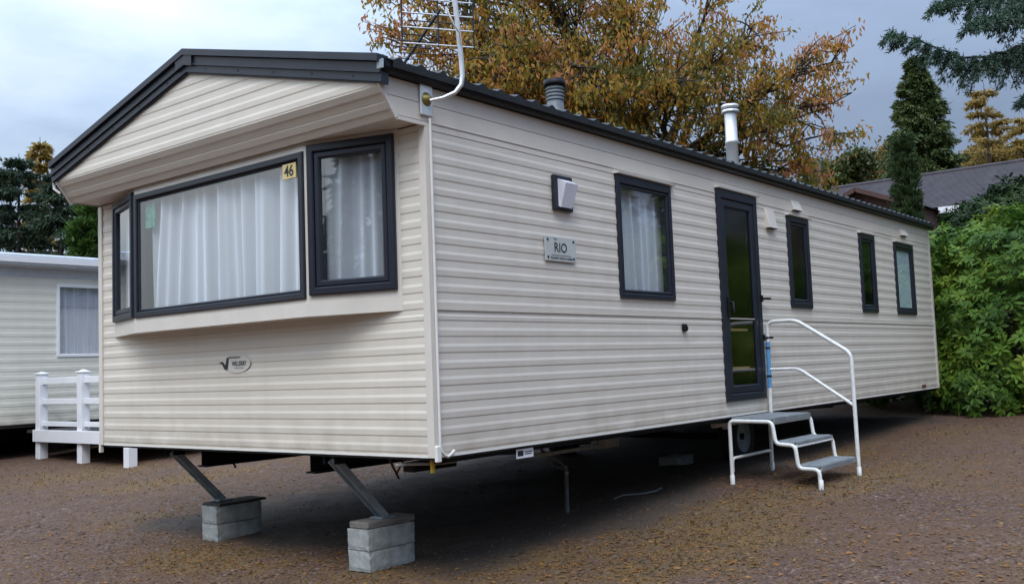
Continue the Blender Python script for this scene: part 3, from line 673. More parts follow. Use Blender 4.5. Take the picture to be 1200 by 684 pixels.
mb = MB(); mb.tube([(0.10, 0.12, -0.03), (0.10, 0.12, -0.115)], 0.016); mb.build('valve', 'tag_yellow', CV)
mb = MB(); mb.tube([(0.02, 0.36, -0.07), (0.08, 0.30, -0.065), (0.12, 0.12, -0.06), (0.3, 0.10, -0.06)], 0.011); mb.build('water_pipe', 'hose', CV)
for y, x_ in ((1.0, 0.0), (3.0, 0.06)):
    mb = MB(); a, b_ = np.array((0.07+x_, y, -0.06)), np.array((0.50+x_, y, -0.487))
    mb.bar(a, b_, 0.075, 0.012, up=(0.7, 0, 0.72))
    for s in (-1, 1): mb.bar(a+np.array((0, s*0.034, 0)), b_+np.array((0, s*0.034, 0)), 0.008, 0.05, up=(0.7, 0, 0.72))
    leg = mb.build('corner_steady', 'galv', CV)
    mb = MB(); mb.box(0.44+x_, 0.57+x_, y-0.06, y+0.06, -0.497, -0.488); mb.tube([(0.50+x_, y-0.05, -0.475), (0.50+x_, y+0.05, -0.475)], 0.012); mb.build('foot_plate', 'galv', leg)
    mb = MB(); mb.box(0.03+x_, 0.13+x_, y-0.06, y-0.048, -0.085, -0.032); mb.box(0.03+x_, 0.13+x_, y+0.048, y+0.06, -0.085, -0.032); mb.tube([(0.09+x_, y-0.075, -0.07), (0.09+x_, y+0.075, -0.07)], 0.012); mb.build('hinge_bracket', 'chassis', leg)
    mb = MB(); mb.tube([(0.55+x_, y-0.03, -0.10), (0.60+x_, y-0.07, -0.24)], 0.009); mb.tube([(0.66+x_, y-0.06, -0.12), (0.58+x_, y-0.07, -0.20)], 0.007); mb.build('winding_rod', 'rust', leg)
# running gear
mb = MB(); mb.tube([(5.55, 0.7, -0.33), (5.55, 3.2, -0.33)], 0.035, 10); mb.build('axle', 'chassis', CV)
for y in (0.78, 3.1):
    mb = MB(); mb.lathe([(0.17, -0.09), (0.26, -0.09), (0.295, -0.06), (0.30, 0.0), (0.295, 0.06), (0.26, 0.09), (0.17, 0.09)], (5.55, y, -0.33), 28, axis='y'); wh = mb.build('wheel', 'rubber', CV)
    mb = MB(); mb.lathe([(0.0, 0.05), (0.06, 0.06), (0.10, 0.035), (0.16, 0.04), (0.175, 0.085), (0.18, 0.085)], (5.55, y, -0.33), 24, axis='y'); mb.lathe([(0.0, -0.03), (0.17, -0.03)], (5.55, y, -0.33), 24, axis='y'); mb.build('rim', 'galv', wh)
mb = MB(); mb.tube([(4.2, 0.35, -0.12), (5.2, 0.35, -0.115)], 0.024, 10); mb.tube([(4.45, 0.35, -0.10), (4.45, 0.35, -0.17)], 0.03, 10); mb.build('waste_pipe', 'white_trim', CV)
mb = MB(); mb.box(2.05, 3.0, 0.86, 0.89, -0.235, -0.205); mb.box(3.0, 3.32, 0.85, 0.88, -0.245, -0.15); mb.build('lit_flange_bar', 'hose', CV)  # pale boxes imitate light on the main beam's lower flange
mb = MB(); mb.box(0.80, 0.98, 0.02, 0.024, -0.095, -0.035); mb.build('paper_tag', 'white', CV)
mb = MB(); mb.box(0.81, 0.87, 0.0175, 0.0195, -0.08, -0.045); mb.box(0.885, 0.97, 0.0175, 0.0195, -0.058, -0.052); mb.box(0.885, 0.96, 0.0175, 0.0195, -0.072, -0.066); mb.build('tag_print', 'anthracite', CV)

# curtains inside the windows
def curtain(fm, u0, u1, z0, z1, n, label, seed, folds, amp=0.022, lean=0.0, group='white net curtains in the caravan', m='net'):
    r = np.random.default_rng(seed); nu, nz = int(folds*12), 10
    ph = r.uniform(0, 6.28, 4); fr = np.array([1.0, 1.63, 0.61, 2.7])*folds
    V = []
    for j in range(nz+1):
        k = j/nz; z = z0+(z1-z0)*k
        for i in range(nu+1):
            q = i/nu; wob = 0.06*(1-k)*math.sin(6.28*q*1.3+ph[3])
            a = 1.25*sum(math.sin(6.2832*(q+wob*0.35)*f*(1)+p_)*wt for f, p_, wt in zip(fr, ph, (0.6, 0.35, 0.35, 0.18)))
            u = u0+(u1-u0)*q+lean*(1-k)*(0.5-q)
            V.append(fm(u, z+0.006*math.sin(8*q*folds), n+amp*(0.55+0.45*(1-k))*a))
    V = np.array(V); I = np.arange((nu+1)*(nz+1)).reshape(nz+1, nu+1)
    F = np.stack([I[:-1, :-1], I[:-1, 1:], I[1:, 1:], I[1:, :-1]], -1).reshape(-1, 4)
    return link('net_curtain', fast_mesh('net_curtain', V, F, m, None, True), None, label, 'curtain', group)
curtain(fC, 0.02, 1.93, 0.99, 1.975, -0.085, 'wide white net curtain hanging behind the large middle pane of the bay', 3, 8, 0.042, -0.07)
curtain(fR, -0.02, 0.80, 1.0, 2.0, -0.075, 'narrow net curtain behind the right angled pane of the bay', 4, 4, 0.036)
curtain(fL, 0.05, 0.64, 1.0, 2.0, -0.075, 'narrow net curtain behind the left angled pane of the bay', 5, 4)
curtain(side, 2.06, 3.2, 1.0, 1.99, -0.085, 'white net curtain in the first window of the long side', 6, 5.5, 0.032)
mb = MB(); mb.poly([side(8.83, 1.05, -0.012), side(9.51, 1.05, -0.012), side(9.51, 1.90, -0.012), side(8.83, 1.90, -0.012)]); mb.build('frosted_blind', 'frost', None, 'plain pale blind filling the last small window at the far end', 'blind')
mb = MB(); mb.hexa([fC(1.86, 1.70, -0.05), fC(1.99, 1.70, -0.05), fC(1.99, 1.70, -0.042), fC(1.86, 1.70, -0.042), fC(1.86, 1.9, -0.05), fC(1.99, 1.9, -0.05), fC(1.99, 1.9, -0.042), fC(1.86, 1.9, -0.042)])
mb.build('window_poster', 'greenpic', None, 'small green and blue print inside the top left of the bay window', 'poster')

# ------------------------------------------------------------------ television aerial on the near corner
AE = thing('tv_aerial', (0.01, -0.01, 2.16), 'silver mast with a grid television aerial bolted to the caravan corner', 'aerial')
mb = MB(); mb.box(-0.05, 0.055, -0.022, -0.008, 2.065, 2.30, bev=0.003); br = mb.build('bracket', 'silver', AE)
mb = MB(); mb.lathe([(0.0, 0.03), (0.02, 0.028), (0.03, 0.01), (0.045, 0.0)], (0.0, -0.022, 2.165), 14, axis='y'); mb.build('hub', 'brass', br)
def dpt(px, d): return CAM+(AF+AR*(px[0]-600)/FPX-AU*(px[1]-342)/FPX)*d
mast = [(0.0, -0.05, 2.152), (0.05, -0.11, 2.165), (0.11, -0.16, 2.20), (0.142, -0.185, 2.25), (0.150, -0.19, 2.31), (0.143, -0.19, 2.42), (0.105, -0.19, 2.76), (0.065, -0.19, 3.12)]
mb = MB(); mb.tube(mast, [0.0105, 0.0115, 0.013, 0.015, 0.016, 0.016, 0.016, 0.016], 10); mb.build('mast', 'silver', AE)
mb = MB(); mb.tube([(0.128, -0.208, 2.50), (0.10, -0.22, 2.56), (0.04, -0.225, 2.60), (0.02, -0.22, 2.64), (0.01, -0.2, 2.70)], 0.006, 6); mb.build('cable', 'white_trim', AE)
ad, bdv = np.array((0.84, -0.545, 0)), np.array((0.545, 0.84, 0)); rc = np.array((0.03, -0.11, 2.60))
for z in (-0.11, -0.01, 0.08, 0.17, 0.26):
    mb = MB(); mb.tube([rc-ad*0.225+(0, 0, z), rc+ad*0.225+(0, 0, z)], 0.0048, 6); mb.build('reflector_rod', 'silver', AE)
for u in (-0.225, 0.0, 0.225):
    mb = MB(); mb.bar(rc+ad*u+(0, 0, -0.125), rc+ad*u+(0, 0, 0.275), 0.008, 0.008, up=(0, 1, 0)); mb.build('reflector_upright', 'anthracite', AE)
mb = MB(); mb.bar(rc+(0, 0, 0.09)-bdv*0.05, rc+(0, 0, 0.09)+bdv*1.25, 0.014, 0.014); mb.build('boom', 'black', AE)
for k in range(9):
    mb = MB(); q = rc+(0, 0, 0.10)+bdv*(0.18+0.125*k); mb.tube([q-ad*(0.15-0.006*k), q+ad*(0.15-0.006*k)], 0.004, 6); mb.build('director_rod', 'anthracite', AE)

# ------------------------------------------------------------------ concrete blocks and boards
def block_mesh(seed):
    r = np.random.default_rng(seed); nx, ny, nz = 12, 6, 5; sx, sy, sz = 0.44, 0.215, 0.14
    mb = MB(); mb_idx = {}
    def vert(i, j, k):
        q = (i, j, k)
        if q not in mb_idx:
            p_ = np.array([(i/nx-0.5)*sx, (j/ny-0.5)*sy, k/nz*sz])
            e = int(i in (0, nx))+int(j in (0, ny))+int(k in (0, nz))
            c0 = np.array([0, 0, sz/2]); p_ = c0+(p_-c0)*(1-(0.028 if e >= 2 else 0)*r.uniform(0.5, 1.4)); p_ += r.normal(0, 0.0005, 3)
            mb_idx[q] = len(mb.v); mb.v.append(tuple(p_))
        return mb_idx[q]
    def quad(*q): mb.f.append(tuple(vert(*a) for a in q)); mb.m.append(0); mb.sm.append(False)
    for i in range(nx):
        for j in range(ny): quad((i, j, 0), (i, j+1, 0), (i+1, j+1, 0), (i+1, j, 0)); quad((i, j, nz), (i+1, j, nz), (i+1, j+1, nz), (i, j+1, nz))
        for k in range(nz): quad((i, 0, k), (i+1, 0, k), (i+1, 0, k+1), (i, 0, k+1)); quad((i, ny, k), (i, ny, k+1), (i+1, ny, k+1), (i+1, ny, k))
    for j in range(ny):
        for k in range(nz): quad((0, j, k), (0, j, k+1), (0, j+1, k+1), (0, j+1, k)); quad((nx, j, k), (nx, j+1, k), (nx, j+1, k+1), (nx, j, k+1))
    me = bpy.data.meshes.new('concrete_block'); me.from_pydata(mb.v, [], mb.f); me.materials.append(M['concrete']); return me
bms = [block_mesh(s) for s in (1, 2, 3)]
G = 'concrete blocks propping the caravan'
BL = [(0.475, 0.99, -0.825, 0.02, 'grey concrete block on the ground under the near front leg', 0), (0.472, 0.985, -0.683, -0.015, 'grey concrete block topped by a pale board under the near front leg', 1),
      (0.60, 2.905, -0.80, 0.01, 'grey concrete block on the ground under the far front leg', 2), (0.595, 2.90, -0.658, -0.02, 'grey concrete block topped by a dark wet board under the far front leg', 0),
      (5.05, 1.25, -0.645, 0.1, 'dim concrete block lying beside the wheel under the caravan', 1)]
for x, y, z, rzz, lab, k in BL: link('concrete_block', bms[k], None, lab, 'concrete block', G, None, (x, y, z), rzz)
mb = MB(); mb.box(0.27, 0.72, 0.90, 1.09, -0.541, -0.498, bev=0.006); mb.build('wooden_board', 'board', None, 'pale weathered board on top of the near pair of concrete blocks', 'board')
mb = MB(); mb.box(0.40, 0.86, 2.79, 3.03, -0.516, -0.498, bev=0.004); mb.build('wooden_board', 'dark_board', None, 'thin dark wet board on top of the far pair of concrete blocks', 'board')

# ------------------------------------------------------------------ entrance steps
ST = thing('entrance_steps', (4.2, -0.4, -0.6), 'white tubular steps with three grey treads and a handrail at the caravan door', 'steps')
def rounded(path, n=4, r=0.04):
    P = [np.array(q, float) for q in path]; out = [P[0]]
    for i in range(1, len(P)-1):
        a, b_, c = P[i-1], P[i], P[i+1]; da, dc = a-b_, c-b_; la, lc = np.linalg.norm(da), np.linalg.norm(dc)
        k = min(r, la*0.45, lc*0.45); s, e = b_+da/la*k, b_+dc/lc*k
        for j in range(n+1): t_ = j/n; out.append((1-t_)**2*s+2*t_*(1-t_)*b_+t_*t_*e)
    out.append(P[-1]); return out
TR, XA, XB = 0.0175, 3.81, 4.66
def gz(x, y): return float(ground_z(np.array(x), np.array(y)))
def stringer(x, rear, frontz):
    q = [(x, -0.02, rear), (x, -0.02, -0.047), (x, -0.425, -0.052), (x, -0.449, -0.243), (x, -0.624, -0.253), (x, -0.643, -0.447), (x, -0.823, -0.452)]
    if frontz: q.append((x, -0.833, frontz))
    mb = MB(); mb.tube(rounded(q, 4, 0.045), TR, 10); return mb.build('stringer', 'white_paint', ST)
stringer(XA, gz(XA, -0.02)-0.005, gz(XA, -0.833)-0.005); stringer(XB, gz(XB, -0.02)-0.005, None)
mb = MB(); mb.tube(rounded([(XB, -0.036, -0.04), (XB, -0.050, 0.853), (XB, -0.340, 0.853), (XB, -0.849, 0.52), (XB, -0.855, gz(XB, -0.855)-0.005)], 5, 0.07), TR+0.001, 10); mb.build('handrail', 'white_paint', ST)
mb = MB(); mb.tube(rounded([(XB, -0.043, 0.393), (XB, -0.340, 0.393), (XB, -0.849, 0.041)], 5, 0.06), TR-0.002, 10); mb.build('mid_rail', 'white_paint', ST)
mb = MB(); mb.tube(rounded([(XA+0.018, -0.02, -0.50), (XA+0.018, -0.02, -0.381), (XB-0.018, -0.02, -0.381), (XB-0.018, -0.02, -0.50)], 4, 0.05), TR-0.003, 8); mb.build('brace', 'white_paint', ST)
for y, z in ((-0.63, -0.262), (-0.823, -0.462), (-0.41, -0.068)):
    mb = MB(); mb.tube([(XA+0.01, y, z), (XB-0.01, y, z)], 0.012, 8); mb.build('tread_support', 'white_paint', ST)
for ya, yb2, z in ((-0.03, -0.444, -0.016), (-0.418, -0.643, -0.222), (-0.61, -0.852, -0.417)):
    mb = MB(); mb.box(XA+0.02, XB-0.02, yb2+0.004, yb2+0.02, z-0.046, z-0.006); td = mb.build('tread', 'grey_tread', ST)
    n = max(3, int((ya-yb2)/0.06)); wdt = (ya-yb2-0.02)/n
    for k in range(n):
        mb = MB(); mb.box(XA+0.012, XB-0.012, ya-(k+1)*wdt+0.003, ya-k*wdt-0.003, z-0.022, z-random.uniform(0, 0.002), bev=0.004); mb.build('tread_board', 'grey_tread', td)
mb = MB(); mb.tube([(XB-0.003, -0.0405, 0.22), (XB-0.003, -0.047, 0.66)], 0.0195, 10); mb.build('blue_sleeve', 'blue', ST)
for z in (0.33, 0.6):
    mb = MB(); mb.lathe([(0.0235, -0.008), (0.0255, 0), (0.0235, 0.008)], (XB-0.003, -0.043, z), 10); mb.build('cable_tie', 'black', ST)
for x, y in ((XA, -0.02), (XA, -0.833), (XB, -0.02), (XB, -0.855)):
    mb = MB(); mb.lathe([(TR+0.004, -0.005), (TR+0.004, 0.075), (TR, 0.078)], (x, y, gz(x, y)), 10); mb.build('leg_foot', 'white_paint', ST)

# ------------------------------------------------------------------ standpipe and hose under the caravan
sx_, sy_ = 2.48, 0.85; g0 = gz(sx_, sy_)
SP = thing('standpipe', (sx_, sy_, g0), 'thin grey water standpipe rising from the ground under the caravan', 'standpipe')
mb = MB(); mb.tube([(sx_, sy_, g0-0.02), (sx_+0.005, sy_, g0+0.34)], 0.017, 8); mb.build('pipe', 'pipe', SP)
mb = MB(); mb.tube([(sx_-0.03, sy_-0.03, g0+0.33), (sx_+0.03, sy_+0.02, g0+0.36), (sx_+0.09, sy_+0.05, g0+0.31)], 0.014, 8); mb.tube([(sx_+0.005, sy_, g0+0.34), (sx_+0.005, sy_, g0+0.39)], 0.01, 6); mb.build('tap', 'hose', SP)
mb = MB(); mb.tube([(sx_-0.02, sy_-0.03, g0+0.35), (sx_-0.1, sy_-0.03, g0+0.42), (sx_-0.2, sy_+0.02, g0+0.49), (sx_-0.34, sy_+0.05, g0+0.60)], 0.011, 6); mb.tube([(sx_-0.04, sy_, g0+0.37), (sx_-0.16, sy_+0.02, g0+0.40), (sx_-0.3, sy_+0.05, g0+0.58)], 0.009, 6)
mb.build('water_hose', 'pipe', None, 'grey hose looping from the standpipe up to the caravan floor', 'hose')
hz = [(3.0+0.14*k, 0.72+0.05*math.sin(k*1.9)-0.05*k) for k in range(5)]
mb = MB(); mb.tube([(x, y, gz(x, y)+0.012) for x, y in hz], 0.010, 6); mb.build('broken_hose', 'pipe', None, 'short length of grey hose lying on the bare earth under the caravan', 'hose')

# ------------------------------------------------------------------ neighbouring caravan on the left
NB = thing('static_caravan', (3.0, 13.0, -0.5), 'pale greenish caravan with white roof edge, partly hidden at the left edge', 'static caravan')
ny, nx0, nx1, nz0, nz1 = 11.0, -4.5, 9.5, -0.07, 2.16
nbm = lambda u, z, n: (u, ny-n, z)
NW = (3.09, 4.75, 0.93, 2.075)
mb = MB(); strip(mb, [(nz0, -0.04), (nz1+0.2, -0.04)], nx0, nx1, [NW], nbm); mb.poly([(nx0, ny, nz0), (nx0, ny+3.4, nz0), (nx0, ny+3.4, 2.3), (nx0, ny, 2.3)]); mb.poly([(nx1, ny, nz0), (nx1, ny+3.4, nz0), (nx1, ny+3.4, 2.3), (nx1, ny, 2.3)]); mb.poly([(nx0, ny+3.4, nz0), (nx1, ny+3.4, nz0), (nx1, ny+3.4, 2.3), (nx0, ny+3.4, 2.3)])
nbw = mb.build('side_wall', 'nb', NB)
lvn = [(nz0+0.131*k, nz0+0.131*(k+1)) for k in range(17)]
for z0, z1 in lvn:
    h = z1-z0; planks([(z0, z1)], nx0, nx1, [NW], nbm, nbw, 'nb')
mb = MB(); ring(mb, nbm, *NW[:2], NW[2], NW[3], 0.05, -0.04, 0.02, ch=0.006); nwo = mb.build('window', 'white', NB)
pane(nbm, NW[0]+0.045, NW[1]-0.045, NW[2]+0.045, NW[3]-0.045, 0.0, nwo); 
mb = MB(); mb.box(NW[0]+0.8, NW[0]+0.85, ny-0.018, ny+0.02, NW[2]+0.05, NW[3]-0.05); mb.build('mullion', 'white', nwo)
curtain(nbm, NW[0]+0.04, NW[1]-0.04, NW[2]+0.05, NW[3]-0.03, -0.07, 'grey net curtain in the white framed window of the neighbouring caravan', 9, 8, group='curtains next door')
mb = MB()
sec = [(0.0, 2.16), (0.0, 2.30), (0.16, 2.31), (0.20, 2.33), (0.20, 2.475), (0.17, 2.50), (-0.05, 2.52)]
for (a, za), (b_, zb) in zip(sec, sec[1:]): mb.poly([(nx0-0.1, ny-a, za), (nx1+0.1, ny-a, za), (nx1+0.1, ny-b_, zb), (nx0-0.1, ny-b_, zb)])
mb.build('roof_edge', 'nbroof', NB)
mb = MB(); mb.box(nx0, nx1, ny-0.22, ny-0.198, 2.36, 2.45); mb.build('gutter', 'white', NB)
mb = MB(); mb.faces([(nx0-0.1, ny-0.15, 2.50), (nx1+0.1, ny-0.15, 2.50), (nx1+0.1, ny+1.7, 2.72), (nx0-0.1, ny+1.7, 2.72), (nx0-0.1, ny+3.5, 2.50), (nx1+0.1, ny+3.5, 2.50)], [(0, 1, 2, 3), (3, 2, 5, 4)]); mb.build('roof', 'nbroof', NB)
mb = MB(); mb.box(nx0+0.02, nx1-0.02, ny+0.02, ny+3.38, nz0-0.05, nz0+0.02); mb.build('floor', 'floor', NB)
for y in (ny+0.8, ny+2.6):
    mb = MB(); mb.box(nx0+0.1, nx1-0.1, y-0.04, y+0.04, nz0-0.26, nz0-0.05); mb.build('chassis_beam', 'chassis', NB)
for x in (-3, -0.5, 0.9, 3.4, 6):
    for y in (ny+0.8, ny+2.6):
        mb = MB(); z = gz(x, y); mb.box(x-0.2, x+0.2, y-0.11, y+0.11, z-0.02, nz0-0.262, bev=0.008); mb.build('support_pier', 'brick', NB)
mb = MB(); mb.box(nx0+0.1, nx1-0.1, ny+2.9, ny+3.0, nz0-0.9, nz0-0.05); mb.build('rear_skirt', 'chassis', NB)
# deck with white rail beside it
DX = 2.67
DK = thing('deck_railing', (DX, 9.4, -0.58), 'white plastic post and rail balustrade at the end of next door\'s decking', 'railing')
def post(x, y, top, cap=True):
    z = gz(x, y); mb = MB(); mb.box(x-0.065, x+0.065, y-0.065, y+0.065, z-0.02, top, bev=0.006); o = mb.build('post', 'white', DK)
    if cap:
        mb = MB(); mb.box(x-0.078, x+0.078, y-0.078, y+0.078, top, top+0.022, bev=0.006); mb.faces([(x-0.06, y-0.06, top+0.022), (x+0.06, y-0.06, top+0.022), (x+0.06, y+0.06, top+0.022), (x-0.06, y+0.06, top+0.022), (x, y, top+0.05)], [(0, 1, 4), (1, 2, 4), (2, 3, 4), (3, 0, 4)]); mb.build('post_cap', 'white', o)
ptop = 0.66
for y in (10.6, 9.36): post(DX, y, ptop)
post(DX, 8.12, -0.36, False); post(5.2, 8.12, -0.30, False)
post(5.2, 10.6, ptop)
for za, zb in ((0.515, 0.61), (0.22, 0.30), (-0.10, -0.03)):
    mb = MB(); mb.box(DX-0.02, DX+0.02, 9.425, 10.535, za, zb, bev=0.004); mb.build('rail', 'white', DK)
    mb = MB(); mb.box(DX-0.02, DX+0.02, 8.30, 9.295, za, zb, bev=0.004); mb.build('rail', 'white', DK)
mb = MB(); mb.box(DX-0.10, DX-0.068, 8.2, 10.68, -0.325, -0.15, bev=0.004); mb.build('skirt_board', 'white', DK)
mb = MB(); mb.box(DX-0.06, 6.4, 8.2, 10.95, -0.20, -0.16); mb.build('deck_floor', 'dark_board', DK)

# ------------------------------------------------------------------ foliage helpers
def unit(a): return a/(np.linalg.norm(a, axis=-1, keepdims=True)+1e-9)
def leaves(P, A, Nn, Ls, Ws, v, fold=0.25, tri4=True):
    """leaf-shaped faces: P base points, A axis, Nn rough normal"""
    A = unit(A); S = unit(np.cross(A, Nn)); U = np.cross(S, A); n = len(P)
    Ls = Ls[:, None]; Ws = Ws[:, None]
    b0 = P; mid = P+A*Ls*0.45; l = mid-S*Ws*0.5+U*Ws*fold; r = mid+S*Ws*0.5+U*Ws*fold; tip = P+A*Ls-U*Ls*0.08
    if tri4:
        V = np.stack([b0, l, r, tip, mid], 1).reshape(-1, 3); k = (np.arange(n)*5)[:, None]
        F = np.concatenate([k+[0, 2, 4], k+[0, 4, 1], k+[4, 2, 3], k+[4, 3, 1]], 0); vv = np.repeat(v, 5)
    else:
        V = np.stack([b0, l, r, tip], 1).reshape(-1, 3); k = (np.arange(n)*4)[:, None]
        F = np.concatenate([k+[0, 2, 3], k+[0, 3, 1]], 0); vv = np.repeat(v, 4)
    return V, F, vv
def foliage(name, parts, matn, parent, kind=None, label=None):
    V, F, vv = [], [], []; o = 0
    for a, b_, c in parts: V.append(a); F.append(b_+o); vv.append(c); o += len(a)
    me = fast_mesh(name, np.concatenate(V), np.concatenate(F), matn, {'v': np.concatenate(vv)})
    return link(name, me, parent, label, None, None, kind)
def limb(mb, p0, p1, r0, r1, n=6, wob=0.12, sag=0.0):
    p0, p1 = np.array(p0, float), np.array(p1, float); l = np.linalg.norm(p1-p0); pts = []
    for i in range(n+1):
        k = i/n; q = p0+(p1-p0)*k+np.array([0, 0, sag*l*math.sin(math.pi*k)])
        if 0 < i < n: q = q+rng.normal(0, wob*l/n, 3)
        pts.append(q)
    mb.tube(pts, np.linspace(r0, r1, n+1), 6); return np.array(pts)

# ------------------------------------------------------------------ autumn cherry behind the caravan
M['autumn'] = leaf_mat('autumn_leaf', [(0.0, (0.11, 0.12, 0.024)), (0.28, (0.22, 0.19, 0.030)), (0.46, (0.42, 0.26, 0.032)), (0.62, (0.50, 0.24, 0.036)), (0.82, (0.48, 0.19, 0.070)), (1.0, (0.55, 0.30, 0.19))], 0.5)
def blob_tree(name, base, blobs, nleaf, Ls, Ws, leafmat, bark, label, cat, droop=0.8, trunk_r=0.2, fork=None, twigs=10, tri4=False, group=None, sprig=0.25, bare=0):
    """trunk, limbs to each clump, twigs through the clump and leaves hung along the twigs"""
    root = thing(name, tuple(base), label, cat, group); base = np.array(base, float)
    mb = MB(); fork = np.array(fork, float); limb(mb, base-(0, 0, 0.1), fork, trunk_r, trunk_r*0.7, 7, 0.05); mb.build('trunk', bark, root)
    mb = MB(); P, A, vv = [], [], []
    tw = sum(b_[2] for b_ in blobs)
    for c, R3, wt, sh in blobs:
        c = np.array(c, float); R3 = np.array(R3, float)
        st = fork+(c-fork)*0.05
        pts = limb(mb, st, c+unit(c-fork)*R3.mean()*0.5, trunk_r*0.40*min(1, 0.5+R3.mean()/3), 0.007, 9, 0.18, 0.05)
        nl = int(nleaf*wt/tw); nt_ = max(4, int(twigs*wt))
        for k in range(nt_):
            d = unit(rng.normal(0, 1, 3)); rad = rng.uniform(0.55, 1.12)
            e = c+d*R3*rad; s = pts[rng.integers(3, len(pts))]
            tp = limb(mb, s+(c-s)*rng.uniform(0, .6), e, 0.018, 0.005, 4, 0.16, 0.06)
            m = max(3, nl//nt_)
            q = rng.uniform(0.25, 1.05, m)**0.7; i0 = np.clip((q*4).astype(int), 0, 3); fr = (q*4-i0)[:, None]
            pp = tp[i0]+(tp[i0+1]-tp[i0])*fr+rng.normal(0, sprig, (m, 3))*np.array([1, 1, 0.8])
            P.append(pp); aa = rng.normal(0, 0.55, (m, 3)); aa[:, 2] -= droop; A.append(aa)
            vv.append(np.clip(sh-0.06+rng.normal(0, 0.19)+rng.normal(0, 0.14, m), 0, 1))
    mb.build('branches', bark, root, kind='stuff')
    P, A, vv = np.concatenate(P), np.concatenate(A), np.concatenate(vv); n = len(P)
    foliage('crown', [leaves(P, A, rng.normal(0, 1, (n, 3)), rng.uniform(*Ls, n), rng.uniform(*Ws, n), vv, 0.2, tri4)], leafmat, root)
    return root
ob = []
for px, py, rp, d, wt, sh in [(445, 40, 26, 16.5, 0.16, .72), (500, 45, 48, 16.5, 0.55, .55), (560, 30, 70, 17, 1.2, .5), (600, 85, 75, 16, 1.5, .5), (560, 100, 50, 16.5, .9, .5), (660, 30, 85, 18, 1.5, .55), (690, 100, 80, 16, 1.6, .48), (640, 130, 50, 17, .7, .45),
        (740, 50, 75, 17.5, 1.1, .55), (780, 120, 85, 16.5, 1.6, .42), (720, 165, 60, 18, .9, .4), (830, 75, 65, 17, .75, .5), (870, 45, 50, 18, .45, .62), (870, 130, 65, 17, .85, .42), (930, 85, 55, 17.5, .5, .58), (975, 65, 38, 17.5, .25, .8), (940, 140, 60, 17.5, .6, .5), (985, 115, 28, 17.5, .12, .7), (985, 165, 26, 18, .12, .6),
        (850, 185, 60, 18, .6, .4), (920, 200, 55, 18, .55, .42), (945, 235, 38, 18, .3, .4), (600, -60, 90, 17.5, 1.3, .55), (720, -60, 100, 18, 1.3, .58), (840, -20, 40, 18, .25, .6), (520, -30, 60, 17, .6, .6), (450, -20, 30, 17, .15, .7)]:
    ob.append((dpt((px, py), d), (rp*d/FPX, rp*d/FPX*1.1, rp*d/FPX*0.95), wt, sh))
tb = dpt((745, 300), 19.0); tb[2] = gplane(tb[0], tb[1])
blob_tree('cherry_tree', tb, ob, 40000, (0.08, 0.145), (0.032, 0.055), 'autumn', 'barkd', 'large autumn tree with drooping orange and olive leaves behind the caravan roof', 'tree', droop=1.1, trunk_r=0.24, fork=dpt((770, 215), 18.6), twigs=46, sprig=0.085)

# ------------------------------------------------------------------ conifers
def needle_cols(a, b_, c): return [(0.0, a), (0.55, b_), (1.0, c)]
M['pine'] = leaf_mat('pine_sprays', needle_cols((0.028, 0.055, 0.034), (0.055, 0.090, 0.052), (0.105, 0.140, 0.070)), 0.2)
M['cypress'] = leaf_mat('cypress_sprays', needle_cols((0.045, 0.068, 0.022), (0.080, 0.112, 0.034), (0.135, 0.165, 0.045)), 0.25)
M['darkcyp'] = leaf_mat('darkcyp_sprays', needle_cols((0.030, 0.055, 0.020), (0.048, 0.085, 0.028), (0.080, 0.120, 0.036)), 0.2)
M['brightcyp'] = leaf_mat('bright_sprays', needle_cols((0.033, 0.077, 0.013), (0.066, 0.138, 0.024), (0.110, 0.187, 0.039)), 0.2)
M['larch'] = leaf_mat('larch_sprays', needle_cols((0.24, 0.165, 0.040), (0.38, 0.27, 0.075), (0.45, 0.34, 0.13)), 0.45)
M['spruce'] = leaf_mat('spruce_needles', needle_cols((0.034, 0.070, 0.046), (0.062, 0.115, 0.072), (0.115, 0.160, 0.100)), 0.2)
